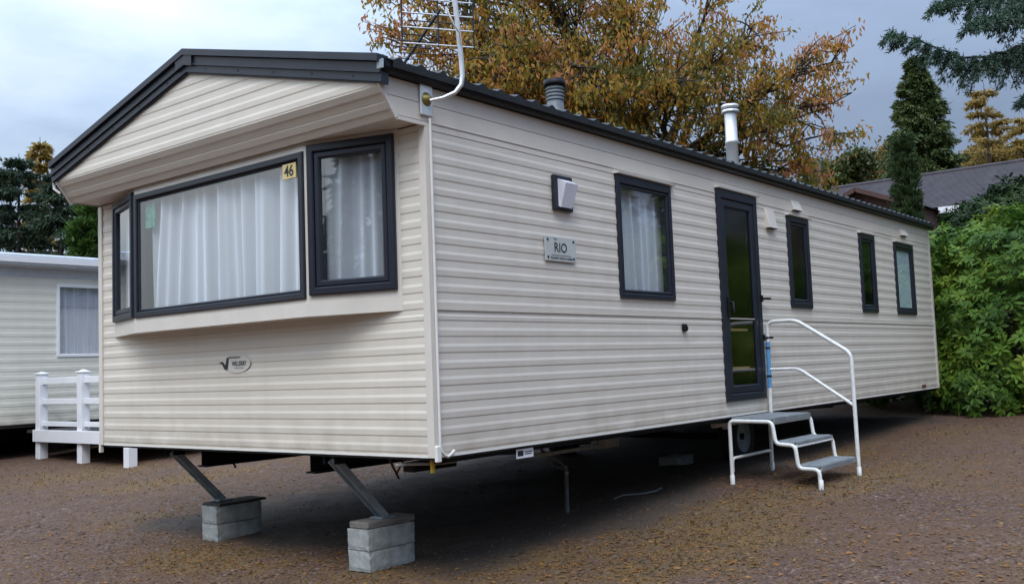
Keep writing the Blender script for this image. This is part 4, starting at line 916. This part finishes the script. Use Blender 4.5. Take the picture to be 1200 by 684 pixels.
def conifer(name, base, h, r, label, m, bark='barkd', n=9000, whorl=22, up=-0.15, Ls=(0.25, 0.5), Ws=(0.08, 0.16), shape=1.0, ragged=0.25, cat='tree', group=None, bot=0.08, hang=0.5):
    root = thing(name, tuple(base), label, cat, group); b0 = np.array(base, float)
    mb = MB(); mb.tube([b0-(0, 0, 0.2), b0+(0, 0, h*0.5), b0+(0, 0, h)], [0.018*h, 0.011*h, 0.01], 8); mb.build('trunk', bark, root)
    mb = MB(); P, A, vv = [], [], []
    per = max(6, n//(whorl*7))
    for i in range(whorl):
        k = bot+(1-bot)*(i+rng.uniform(-0.3, 0.3))/whorl; k = min(max(k, 0.02), 0.985)
        R = r*(1-k)**shape+0.12
        for j in range(7):
            th = rng.uniform(0, 6.283); l = R*rng.uniform(1-ragged*1.4, 1+ragged)
            p0 = b0+(0, 0, h*k); p1 = p0+np.array([math.cos(th)*l, math.sin(th)*l, up*l+rng.normal(0, 0.05*l)])
            mb.tube([p0, (p0+p1)/2+(0, 0, 0.06*l), p1], [0.012+0.006*l, 0.01, 0.004], 5)
            q = rng.uniform(0.12, 1.05, per)**0.6
            pp = p0+(p1-p0)*q[:, None]+np.array([0, 0, 1])*(0.06*l*4*q*(1-q))[:, None]
            pp = pp+rng.normal(0, 1, (per, 3))*np.array([0.16, 0.16, 0.08])*(R*0.55+0.12)
            P.append(pp); dd = np.array([math.cos(th), math.sin(th), 0.0])
            A.append(dd*0.9+rng.normal(0, 0.55, (per, 3))+np.array([0, 0, -hang])); vv.append(np.clip(0.45+rng.normal(0, 0.16)+rng.normal(0, 0.18, per), 0, 1))
    mb.build('branches', bark, root, kind='stuff')
    P, A, vv = map(np.concatenate, (P, A, vv)); k = len(P)
    foliage('crown', [leaves(P, A, rng.normal(0, 1, (k, 3))+np.array([0, 0, 0.8]), rng.uniform(*Ls, k), rng.uniform(*Ws, k), vv, 0.2, False)], m, root)
    return root
def at(px, d, py=300):
    q = dpt((px, py), d); return (q[0], q[1], float(gplane(q[0], q[1])))
def hof(px, py, d): return dpt((px, py), d)[2]-at(px, d)[2]
def con(name, px, py, d, wpx, label, m, **kw):
    return conifer(name, at(px, d), hof(px, py, d), wpx*d/FPX, label, m, **kw)
con('pine_tree', 22, 178, 34, 58, 'dark blue green pine at the far left behind the neighbouring caravan', 'pine', n=46000, Ls=(0.10, 0.26), Ws=(0.03, 0.07), shape=0.6, ragged=0.3)
con('pine_tree', -28, 150, 37, 60, 'tall dark pine cut off by the left edge of the picture', 'pine', n=42000, Ls=(0.10, 0.26), Ws=(0.03, 0.07), shape=0.6)
con('pine_tree', 72, 196, 33, 44, 'dark pine with ragged top in front of the yellow larch', 'pine', n=42000, Ls=(0.10, 0.26), Ws=(0.03, 0.07), shape=0.55, ragged=0.35)
con('larch_tree', 47, 158, 42, 26, 'slim golden larch top rising above the dark pines on the left', 'larch', n=5000, Ls=(0.25, 0.5), Ws=(0.1, 0.2), shape=0.8)
con('cypress_tree', 112, 240, 26, 26, 'bright green cypress just left of the caravan corner', 'brightcyp', n=20000, up=0.9, hang=-1.0, Ls=(0.1, 0.22), Ws=(0.035, 0.07), shape=0.35, ragged=0.12, whorl=26)
con('cypress_tree', 96, 262, 25.5, 16, 'smaller bright green cypress beside the taller one on the left', 'brightcyp', n=14000, up=0.9, hang=-1.0, Ls=(0.1, 0.22), Ws=(0.035, 0.07), shape=0.35, ragged=0.12, whorl=22)
con('fir_tree', 150, 214, 30, 46, 'dark fir showing through the gap under the roof overhang', 'pine', n=26000, Ls=(0.10, 0.26), Ws=(0.03, 0.07), shape=0.5)
# right-hand side
con('cypress_tree', 1088, 62, 44, 66, 'tall feathery green cypress behind the house roof', 'cypress', n=80000, whorl=70, up=0.25, hang=0.35, Ls=(0.14, 0.32), Ws=(0.05, 0.11), shape=0.78, ragged=0.22)
con('cypress_tree', 1067, 163, 27, 13, 'slim dark columnar cypress in front of the house roof', 'darkcyp', n=36000, whorl=60, up=1.0, hang=-1.6, Ls=(0.07, 0.15), Ws=(0.025, 0.045), shape=0.3, ragged=0.05)
con('larch_tree', 1168, 92, 50, 62, 'sparse yellow larch with level branches behind the house', 'larch', bark='bark', n=12000, whorl=20, up=0.0, hang=0.25, Ls=(0.15, 0.32), Ws=(0.06, 0.11), shape=0.65, ragged=0.4, bot=0.2)
con('larch_tree', 1215, 130, 48, 60, 'second yellow larch at the right edge behind the house', 'larch', bark='bark', n=12000, whorl=20, up=0.0, hang=0.25, Ls=(0.15, 0.32), Ws=(0.06, 0.11), shape=0.65, ragged=0.4, bot=0.2)
M['amber'] = leaf_mat('amber_leaf', [(0.0, (0.10, 0.085, 0.02)), (0.5, (0.22, 0.13, 0.028)), (1.0, (0.30, 0.17, 0.05))], 0.35)
M['olive'] = leaf_mat('olive_leaf', [(0.0, (0.04, 0.055, 0.014)), (0.5, (0.085, 0.105, 0.024)), (1.0, (0.16, 0.155, 0.035))], 0.3)
def bushy(name, px, py, d, wpx, hpx, label, m, n=5000, Ls=(0.25, 0.45), Ws=(0.14, 0.25), sh=0.5, cat='tree', k=9):
    c = dpt((px, py), d); bl = []
    for i in range(k):
        o = rng.uniform(-1, 1, 2); bl.append((c+AR*o[0]*wpx*0.7*d/FPX+AU*o[1]*hpx*0.7*d/FPX+AF*rng.normal(0, 0.5)*wpx*d/FPX, np.array([wpx, wpx, hpx])*0.5*d/FPX, 1, sh+rng.normal(0, 0.08)))
    b0 = (c[0], c[1], float(gplane(c[0], c[1])))
    return blob_tree(name, b0, bl, n, Ls, Ws, m, 'bark', label, cat, droop=0.3, trunk_r=0.18, fork=(c[0], c[1], c[2]-hpx*0.8*d/FPX), twigs=10, sprig=0.3)
bushy('maple_tree', 1030, 192, 55, 36, 32, 'amber leaved tree left of the tall cypress', 'amber', Ls=(0.18, 0.34), Ws=(0.1, 0.18), n=13000)
bushy('maple_tree', 1140, 200, 56, 40, 18, 'amber leaved tree low behind the house ridge', 'amber', Ls=(0.18, 0.34), Ws=(0.1, 0.18), n=13000)
bushy('lime_tree', 983, 205, 50, 30, 22, 'rounded olive green tree beyond the end of the caravan roof', 'olive', Ls=(0.16, 0.30), Ws=(0.1, 0.17), n=14000)
# spruce whose branch hangs into the top right corner
def spruce():
    b0 = np.array(at(1345, 13.5)); root = thing('spruce_tree', tuple(b0), 'dark blue green spruce reaching a drooping branch into the top right corner', 'tree')
    mb = MB(); mb.tube([b0-(0, 0, 0.2), b0+(0, 0, 6), b0+(0, 0, 13)], [0.26, 0.19, 0.03], 12); mb.build('trunk', 'bark', root)
    P, A, vv = [], [], []
    specs = []
    tip = dpt((1046, 38), 12.6); specs.append([np.array((b0[0], b0[1], tip[2]+0.55)), dpt((1290, 20), 13.2), dpt((1205, 52), 13.0), dpt((1160, 67), 12.8), dpt((1128, 66), 12.7), dpt((1090, 52), 12.65), tip])
    specs.append([np.array((b0[0], b0[1], 5.6)), dpt((1260, -40), 13), dpt((1190, -18), 12.6), dpt((1140, -8), 12.4), dpt((1100, 4), 12.3)])
    specs.append([np.array((b0[0], b0[1], 5.5)), dpt((1270, -20), 12.4), dpt((1215, 0), 12.0), dpt((1175, 14), 11.8), dpt((1140, 26), 11.7)])
    specs.append([np.array((b0[0], b0[1], 4.2)), dpt((1280, 90), 13), dpt((1240, 100), 12.6), dpt((1205, 112), 12.4)])
    for k in range(34):
        th = rng.uniform(0, 6.283); z = 2.2+k*0.31; l = 3.0*(1-k/40)*rng.uniform(0.8, 1.1)
        dirv = np.array([math.cos(th), math.sin(th)])
        if dirv@np.array([-0.75, 0.55]) > 0.25 and z < 9: continue      # the near side carries the four branches above
        s = np.array([b0[0], b0[1], z]); specs.append([s, s+np.array([*(dirv*l*0.5), 0.05]), s+np.array([*(dirv*l), -0.15*l])])
    mb = MB()
    for sp in specs:
        sp = np.array(sp); l = np.concatenate([[0], np.cumsum(np.linalg.norm(np.diff(sp, axis=0), axis=1))]); q = np.linspace(0, l[-1], 26)
        path = np.stack([np.interp(q, l, sp[:, i]) for i in range(3)], 1); path[1:-1] += rng.normal(0, 0.012, (24, 3))
        mb.tube(path, np.linspace(0.045, 0.007, 26), 6)
        dirv = unit(path[-1]-path[0])[None]; side_ = np.array([-dirv[0][1], dirv[0][0], 0])
        main = len(sp) > 3
        for i in range(4, 26):
            for s in ((-1, 1, -1, 1, -1, 1) if main else (-1, 1)):
                k = i/25; ll = (0.30+0.55*(1-k)**0.7)*rng.uniform(0.35, 1.15)
                e = path[i]+side_*s*ll*rng.uniform(0.1, 0.55)+dirv[0]*ll*rng.uniform(0.1, 0.45)+np.array([0, 0, -ll*rng.uniform(0.45, 0.95)])
                if k > 0.9: e = path[i]+dirv[0]*0.10+side_*s*0.10+np.array([0, 0, -0.12])
                tw = [path[i], (path[i]+e)/2+np.array([0, 0, 0.06*ll]), e]; mb.tube(tw, [0.007, 0.005, 0.002], 4, caps=False)
                m = int((230 if main else 40)*ll)+14; t_ = rng.uniform(0, 1, m); a = t_[:, None]
                pp = (1-a)**2*tw[0]+2*a*(1-a)*tw[1]+a*a*tw[2]+rng.normal(0, 0.022, (m, 3))
                td = unit(e-path[i]); P.append(pp); A.append(td*0.7+rng.normal(0, 0.55, (m, 3))); vv.append(np.clip(0.45+rng.normal(0, 0.1)+rng.normal(0, 0.2, m), 0, 1))
    mb.build('branches', 'barkd', root, kind='stuff'); P, A, vv = map(np.concatenate, (P, A, vv)); k = len(P)
    foliage('needles', [leaves(P, A, rng.normal(0, 1, (k, 3)), rng.uniform(0.045, 0.095, k), rng.uniform(0.011, 0.02, k), vv, 0.1, False)], 'spruce', root)
spruce()

# ------------------------------------------------------------------ rhododendron at the far end
M['rhodo'] = leaf_mat('rhododendron_leaf', [(0.0, (0.035, 0.083, 0.013)), (0.45, (0.098, 0.189, 0.024)), (0.8, (0.188, 0.289, 0.033)), (1.0, (0.312, 0.366, 0.055))], 0.28, 0.55, 0.22)
M['rhodo_dark'] = leaf_mat('dark_shrub_leaf', [(0.0, (0.012, 0.028, 0.010)), (0.6, (0.028, 0.056, 0.016)), (1.0, (0.055, 0.085, 0.022))], 0.2, 0.6, 0.2)
def oval(P, A, Nn, Ls, Ws, v):
    """oval leaf: eight rim points and two on the midrib, slightly folded and bent down"""
    A = unit(A); S = unit(np.cross(A, Nn)); U = np.cross(S, A); n = len(P); Lc, Wc = Ls[:, None], Ws[:, None]
    pt = lambda a, w_, u: P+A*Lc*a+S*Wc*w_+U*Lc*u
    V = np.stack([pt(0.05, 0, 0), pt(0.32, -0.40, 0.03), pt(0.32, 0, 0), pt(0.32, 0.40, 0.03), pt(0.66, -0.48, 0.0), pt(0.66, 0, -0.04), pt(0.66, 0.48, 0.0), pt(0.90, -0.22, -0.08), pt(0.90, 0.22, -0.08), pt(1.0, 0, -0.12)], 1).reshape(-1, 3)
    k = (np.arange(n)*10)[:, None]
    F = np.concatenate([k+np.array(t_) for t_ in ([0, 2, 1], [0, 3, 2], [1, 2, 5], [1, 5, 4], [2, 3, 6], [2, 6, 5], [4, 5, 7], [5, 6, 8], [5, 9, 7], [5, 8, 9])], 0)
    return V, F, np.repeat(v, 10)
def whorl(n=9, L_=0.19, seed=0):
    r = np.random.default_rng(seed); th = np.arange(n)*6.2832/n+r.normal(0, 0.25, n); e = r.uniform(-0.45, 0.55, n)
    A = np.stack([np.cos(th)*np.cos(e), np.sin(th)*np.cos(e), np.sin(e)], 1); Nn = np.tile([0, 0, 1.0], (n, 1))
    return oval(A*0.01, A, Nn, r.uniform(0.7, 1.1, n)*L_, r.uniform(0.85, 1.1, n)*L_*0.33, np.zeros(n))
WH = [whorl(r_, 0.128, s) for s, r_ in enumerate((8, 9, 10, 9, 7, 11))]
def rot_to(d):
    d = unit(d); a = np.cross([0, 0, 1.0], d); s = np.linalg.norm(a)
    if s < 1e-6: return np.eye(3)
    a /= s; c = d[2]; K = np.array([[0, -a[2], a[1]], [a[2], 0, -a[0]], [-a[1], a[0], 0]]); return np.eye(3)+s*K+(1-c)*K@K
def shrub(name, base, blobs, count, label, leafmat, parts=0, size=1.0, cat='shrub', fill=0.68):
    root = thing(name, tuple(base), label, cat); b0 = np.array(base, float)
    mb = MB()
    for c, R3 in blobs:
        for k in range(4): limb(mb, b0+np.array([*rng.normal(0, 0.25, 2), -0.05]), np.array(c)+rng.normal(0, 0.35, 3)*np.array(R3), 0.035, 0.01, 5, 0.15)
    mb.build('stems', 'bark', root)
    area = np.array([R3[0]*R3[1]+R3[1]*R3[2]+R3[0]*R3[2] for c, R3 in blobs]); pts = []
    while len(pts) < count:
        i = rng.choice(len(blobs), p=area/area.sum()); c, R3 = np.array(blobs[i][0]), np.array(blobs[i][1])
        d = unit(rng.normal(0, 1, 3)); rad = rng.uniform(0.9, 1.03) if rng.random() < fill else rng.uniform(0.6, 0.92)
        lump = 1+0.16*math.sin(5*d[0]+3*d[2]+i)*math.sin(4*d[1]-2*d[2]+2*i)+rng.normal(0, 0.04)
        q = c+d*R3*rad*lump
        if q[2] < float(gplane(q[0], q[1]))+0.06: continue
        if q[0] < LEN+0.1 and 0 < q[1]+0.25: continue
        if any((((q-np.array(c2))/np.array(r2))**2).sum() < 0.66 for j, (c2, r2) in enumerate(blobs) if j != i): continue
        pts.append((q, unit(d/R3+np.array([0, 0, 0.35])+rng.normal(0, 0.25, 3)), float((q-CAM)@AF)))
    pts.sort(key=lambda a: a[2]-6*(abs((a[0]-CAM)@AR/a[2]) < 0.53))
    V, F, vv, o = [], [], [], 0
    patch = lambda q: 0.5+0.30*math.sin(q[1]*2.3+q[2]*3.1)*math.sin(q[2]*2.2-q[1]*1.7+1)
    for k, (q, d, _) in enumerate(pts):
        wv, wf, wn = WH[k % 6]; s = size*rng.uniform(0.55, 1.3); vals = float(np.clip(patch(q)+rng.normal(0, 0.16), 0, 1))
        if k < parts:
            me = PM[k % 6][min(4, int(vals*5))]; ob_ = bpy.data.objects.new('leaf_whorl', me); COL.objects.link(ob_); ob_.parent = root
            ob_.matrix_parent_inverse = Matrix.Translation(-root.location); ob_.location = q; ob_.rotation_mode = 'QUATERNION'; ob_.rotation_quaternion = Matrix(rot_to(d).tolist()).to_quaternion(); ob_.scale = (s, s, s)
        else:
            V.append(wv@rot_to(d).T*s+q); F.append(wf+o); o += len(wv); vv.append(np.clip(np.repeat(vals+rng.normal(0, 0.08, len(wv)//10), 10), 0, 1))
    link('foliage', fast_mesh('foliage', np.concatenate(V), np.concatenate(F), leafmat, {'v': np.concatenate(vv)}), root, kind='stuff')
    return root
PM = []
for wv, wf, wn in WH:
    PM.append([fast_mesh('leaf_whorl', wv, wf, 'rhodo', {'v': np.clip(np.repeat(np.clip(0.1+0.2*k+rng.normal(0, 0.06, len(wv)//5), 0, 1), 5), 0, 1)}) for k in range(5)])
shrub('rhododendron_bush', (12.0, -1.0, float(gplane(12, -1))), [((11.75, -0.95, 0.85), (1.15, 1.5, 1.55)), ((11.15, -0.35, -0.05), (0.62, 0.75, 0.75)), ((12.2, 1.0, 1.0), (1.5, 1.5, 1.5)), ((11.6, -2.5, 0.3), (1.2, 1.2, 1.1)), ((12.4, -3.3, 1.0), (1.5, 1.6, 1.6)), ((12.6, -0.6, 1.6), (1.2, 1.4, 1.0)), ((12.8, -5.4, 1.2), (1.6, 1.7, 1.9))],
      10500, 'big glossy green rhododendron bush against the far end of the caravan', 'rhodo', parts=300)
c = dpt((1150, 262), 23); R_ = 23/FPX
shrub('evergreen_shrub', (c[0], c[1], float(gplane(c[0], c[1]))), [(dpt((1158, 288), 23), (52*R_, 52*R_, 56*R_)), (dpt((1195, 268), 23.5), (50*R_, 50*R_, 58*R_)), (dpt((1235, 280), 23), (60*R_, 60*R_, 60*R_)), (dpt((1128, 312), 22.5), (36*R_, 36*R_, 50*R_))], 5000, 'dark evergreen shrub between the rhododendron and the house', 'rhodo_dark', size=1.25)

# ------------------------------------------------------------------ house behind
HS = thing('house', (31, 2, 0.4), 'low house with purple grey roof and brown gable beyond the bushes', 'house')
ex, rx_, bx_, ez, rz_ = 28.3, 31.3, 34.4, 5.05, 6.66
y0h, y1h = -12.0, 9.1
gh = float(gplane(30, 2))
mb = MB(); mb.box(ex+0.5, bx_-0.5, y0h+0.3, y1h-0.3, gh-0.3, ez+0.1)
mb.poly([(ex+0.5, y1h-0.3, ez+0.1), (bx_-0.5, y1h-0.3, ez+0.1), (rx_, y1h-0.3, rz_-0.15)]); mb.build('wall', 'brick', HS)
def roof_slope(p_ea, p_eb, p_ra, p_rb, rows, parent):
    """courses of slates, each lapping the one below"""
    mb = MB(); p_ea, p_eb, p_ra, p_rb = map(lambda a: np.array(a, float), (p_ea, p_eb, p_ra, p_rb)); nrm = np.cross(p_eb-p_ea, p_ra-p_ea); nrm /= np.linalg.norm(nrm); nrm = nrm*np.sign(nrm[2])
    for i in range(rows):
        a0, a1 = p_ea+(p_ra-p_ea)*i/rows, p_ea+(p_ra-p_ea)*(i+1)/rows; b0, b1 = p_eb+(p_rb-p_eb)*i/rows, p_eb+(p_rb-p_eb)*(i+1)/rows
        mb.poly([a0+nrm*0.014, b0+nrm*0.014, b1, a1]); mb.poly([a0, b0, b0+nrm*0.014, a0+nrm*0.014])
    return mb.build('roof', 'slate', parent)
roof_slope((ex, y0h, ez), (ex, y1h, ez), (rx_, y0h, rz_), (rx_, y1h, rz_), 30, HS)
roof_slope((bx_, y0h, ez), (bx_, y1h, ez), (rx_, y0h, rz_), (rx_, y1h, rz_), 30, HS)
mb = MB(); mb.tube([(rx_, y0h, rz_), (rx_, y1h, rz_)], 0.08, 8); mb.build('ridge_tile', 'slate', HS)
mb = MB(); mb.box(ex-0.03, ex+0.02, y0h, 4.6, ez-0.20, ez-0.0); mb.build('fascia', 'white', HS)
wy0, wy1, wx, wz, wr = 4.55, 8.55, 26.4, 4.92, 5.74
wc = (wy0+wy1)/2
mb = MB(); mb.box(wx+0.35, 30, wy0+0.15, wy1-0.15, gh-0.3, wz+0.02); mb.poly([(wx+0.35, wy0+0.15, wz+0.02), (wx+0.35, wy1-0.15, wz+0.02), (wx+0.35, wc, wr-0.06)]); mb.build('gable_wall', 'brick', HS)
roof_slope((wx, wy0, wz), (30, wy0, wz), (wx, wc, wr), (30, wc, wr), 8, HS); roof_slope((wx, wy1, wz), (30, wy1, wz), (wx, wc, wr), (30, wc, wr), 8, HS)
mb = MB(); mb.bar((wx-0.01, wy0, wz-0.06), (wx-0.01, wc, wr-0.06), 0.03, 0.14); mb.bar((wx-0.01, wy1, wz-0.06), (wx-0.01, wc, wr-0.06), 0.03, 0.14); mb.build('barge_board', 'brick', HS)
for x, y, z in ((31.4, 1.7, 6.50),):
    mb = MB(); mb.box(x-0.35, x+0.35, y-0.5, y+0.5, z-0.3, z+0.16, bev=0.03); mb.build('roof_light', 'white', HS)
q = at(967, 24); mb = MB(); mb.tube([(q[0], q[1], q[2]-0.1), (q[0], q[1], dpt((967, 183), 24)[2])], [0.05, 0.035], 8); mb.build('pole', 'greyvent', None, 'thin pale pole standing beyond the roof near the round green tree', 'pole', org=q)

# ------------------------------------------------------------------ woods around the site (what the window panes mirror)
def wood():
    P, A, vv = [], [], []
    for k in range(90):
        th = math.radians(rng.uniform(205, 352) if k > 12 else rng.uniform(150, 200)); R = rng.uniform(34, 52) if k > 12 else rng.uniform(22, 34); cx, cy = 2+R*math.cos(th), R*math.sin(th); h = rng.uniform(6, 12); r = rng.uniform(1.8, 3.2); m = 1500
        zz = rng.uniform(0.0, 1, m); ta = rng.uniform(0, 6.283, m); rr = r*(1-zz)**0.6*rng.uniform(0.6, 1.1, m)
        P.append(np.stack([cx+rr*np.cos(ta), cy+rr*np.sin(ta), float(gplane(cx, cy))+h*zz], 1)); A.append(np.stack([np.cos(ta), np.sin(ta), -0.4+0*ta], 1)+rng.normal(0, 0.4, (m, 3))); vv.append(np.clip(rng.normal(0.45, 0.12)+rng.normal(0, 0.2, m), 0, 1))
    P, A, vv = map(np.concatenate, (P, A, vv)); k = len(P)
    V, F, v = leaves(P, A, rng.normal(0, 1, (k, 3))+np.array([0, 0, 1.0]), rng.uniform(0.4, 0.8, k), rng.uniform(0.2, 0.4, k), vv, 0.2, False)
    o = link('far_woodland', fast_mesh('far_woodland', V, F, 'cypress', {'v': v}), kind='stuff'); o['label'] = 'mixed dark woodland ringing the caravan site'
wood()

# ------------------------------------------------------------------ litter on the ground
def visible(x, y):
    d = np.stack([x, y, ground_z(x, y)], 1)-CAM; z = d@AF; px = 600+FPX*(d@AR)/z; py = 342-FPX*(d@AU)/z
    return (z > 1) & (px > -60) & (px < 1260) & (py < 720), z
def scatter(n, lo=3.2, hi=16):
    d = lo*(hi/lo)**rng.uniform(0, 1, n); px = rng.uniform(-60, 1260, n)
    dirs = unit(np.stack([AF[0]+AR[0]*(px-600)/FPX, AF[1]+AR[1]*(px-600)/FPX], 1)); return CAM[0]+dirs[:, 0]*d, CAM[1]+dirs[:, 1]*d
M['litter'] = leaf_mat('fallen_leaf', [(0.0, (0.167, 0.102, 0.054)), (0.4, (0.215, 0.113, 0.047)), (0.65, (0.283, 0.122, 0.037)), (0.85, (0.332, 0.196, 0.063)), (1.0, (0.332, 0.107, 0.054))], 0.25, 0.8, 0.1)
M['grass'] = leaf_mat('thin_grass', [(0.0, (0.085, 0.073, 0.019)), (0.5, (0.148, 0.108, 0.033)), (0.8, (0.202, 0.127, 0.043)), (1.0, (0.234, 0.122, 0.055))], 0.25, 0.7)
x, y = scatter(85000); bm_ = under_mask(x, y); ms = moss_mask(x, y)
drift = 0.8*np.exp(-((y+0.35+0.12*np.sin(x*2))/0.35)**2)*(x > 0.8)*(x < 10.5)+0.7*np.exp(-((x-9.6)/0.9)**2)*(y < 0.5)
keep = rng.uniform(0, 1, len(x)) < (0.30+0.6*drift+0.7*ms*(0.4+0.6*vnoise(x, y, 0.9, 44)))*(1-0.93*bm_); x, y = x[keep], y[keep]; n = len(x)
th = rng.uniform(0, 6.283, n); A = np.stack([np.cos(th), np.sin(th), rng.uniform(-0.15, 0.15, n)], 1)
dd = np.hypot(x-CAM[0], y-CAM[1]); Lx = 0.014+0.045*rng.uniform(0, 1, n)**2.6
V, F, v = leaves(np.stack([x, y, ground_z(x, y)+0.007], 1), A, np.stack([rng.normal(0, 0.25, n), rng.normal(0, 0.25, n), np.ones(n)], 1), Lx, Lx*rng.uniform(0.3, 0.6, n), rng.beta(1.6, 1.8, n), 0.06, True)
o = link('leaf_litter', fast_mesh('leaf_litter', V, F, 'litter', {'v': v}), kind='stuff'); o['label'] = 'fallen orange and brown leaves strewn over the gravel'
x, y = scatter(90000); ms = moss_mask(x, y)*(1-0.9*under_mask(x, y)); keep = rng.uniform(0, 1, len(x)) < 0.75*ms; x, y = x[keep], y[keep]; n = len(x)
A = np.stack([rng.normal(0, 0.8, n), rng.normal(0, 0.8, n), rng.uniform(0.25, 1.0, n)], 1); dd = np.hypot(x-CAM[0], y-CAM[1])
V, F, v = leaves(np.stack([x, y, ground_z(x, y)-0.002], 1), A, rng.normal(0, 1, (n, 3)), rng.uniform(0.018, 0.05, n), rng.uniform(0.003, 0.007, n)*(0.6+dd*0.10), np.clip(rng.normal(0.5, 0.22, n), 0, 1), 0.1, False)
o = link('thin_grass', fast_mesh('thin_grass', V, F, 'grass', {'v': v}), kind='stuff'); o['label'] = 'thin mossy yellow grass growing through the gravel'
M['pebble'] = leaf_mat('pebble', [(0.0, (0.076, 0.048, 0.038)), (0.6, (0.112, 0.074, 0.059)), (0.93, (0.144, 0.108, 0.088)), (1.0, (0.208, 0.177, 0.151))], 0.0, 0.9)
x, y = scatter(26000)
pc = [(-0.45, 2.95, 0.5, 0.3, 1500)]
ex_, ey_ = rng.normal(-0.12, 0.26, 1500), rng.normal(4.45, 0.42, 1500)
x, y = np.concatenate([x, ex_]), np.concatenate([y, ey_])
keep = rng.uniform(0, 1, len(x)) < 1-0.7*moss_mask(x, y); x, y = x[keep], y[keep]; n = len(x)
ico = np.array([(1, 0, 0), (-1, 0, 0), (0, 1, 0), (0, -1, 0), (0, 0, 1), (0, 0, -1)], float); icf = np.array([(0, 2, 4), (2, 1, 4), (1, 3, 4), (3, 0, 4), (2, 0, 5), (1, 2, 5), (3, 1, 5), (0, 3, 5)])
S = rng.gamma(2.2, 0.0026, n)+0.003; sc3 = np.stack([S, S*rng.uniform(0.6, 1, n), S*rng.uniform(0.35, 0.7, n)], 1); th = rng.uniform(0, 6.283, n)
loc = ico[None]*sc3[:, None]*rng.uniform(0.8, 1.2, (n, 6, 1)); cx, sx2 = np.cos(th)[:, None], np.sin(th)[:, None]
V = np.stack([loc[..., 0]*cx-loc[..., 1]*sx2+x[:, None], loc[..., 0]*sx2+loc[..., 1]*cx+y[:, None], loc[..., 2]+ground_z(x, y)[:, None]-0.001], -1).reshape(-1, 3)
F = (icf[None]+(np.arange(n)*6)[:, None, None]).reshape(-1, 3)
o = link('gravel_stones', fast_mesh('gravel_stones', V, F, 'pebble', {'v': np.repeat(rng.beta(1.5, 2.5, n), 6)}), kind='stuff'); o['label'] = 'loose purple brown gravel stones on the ground'
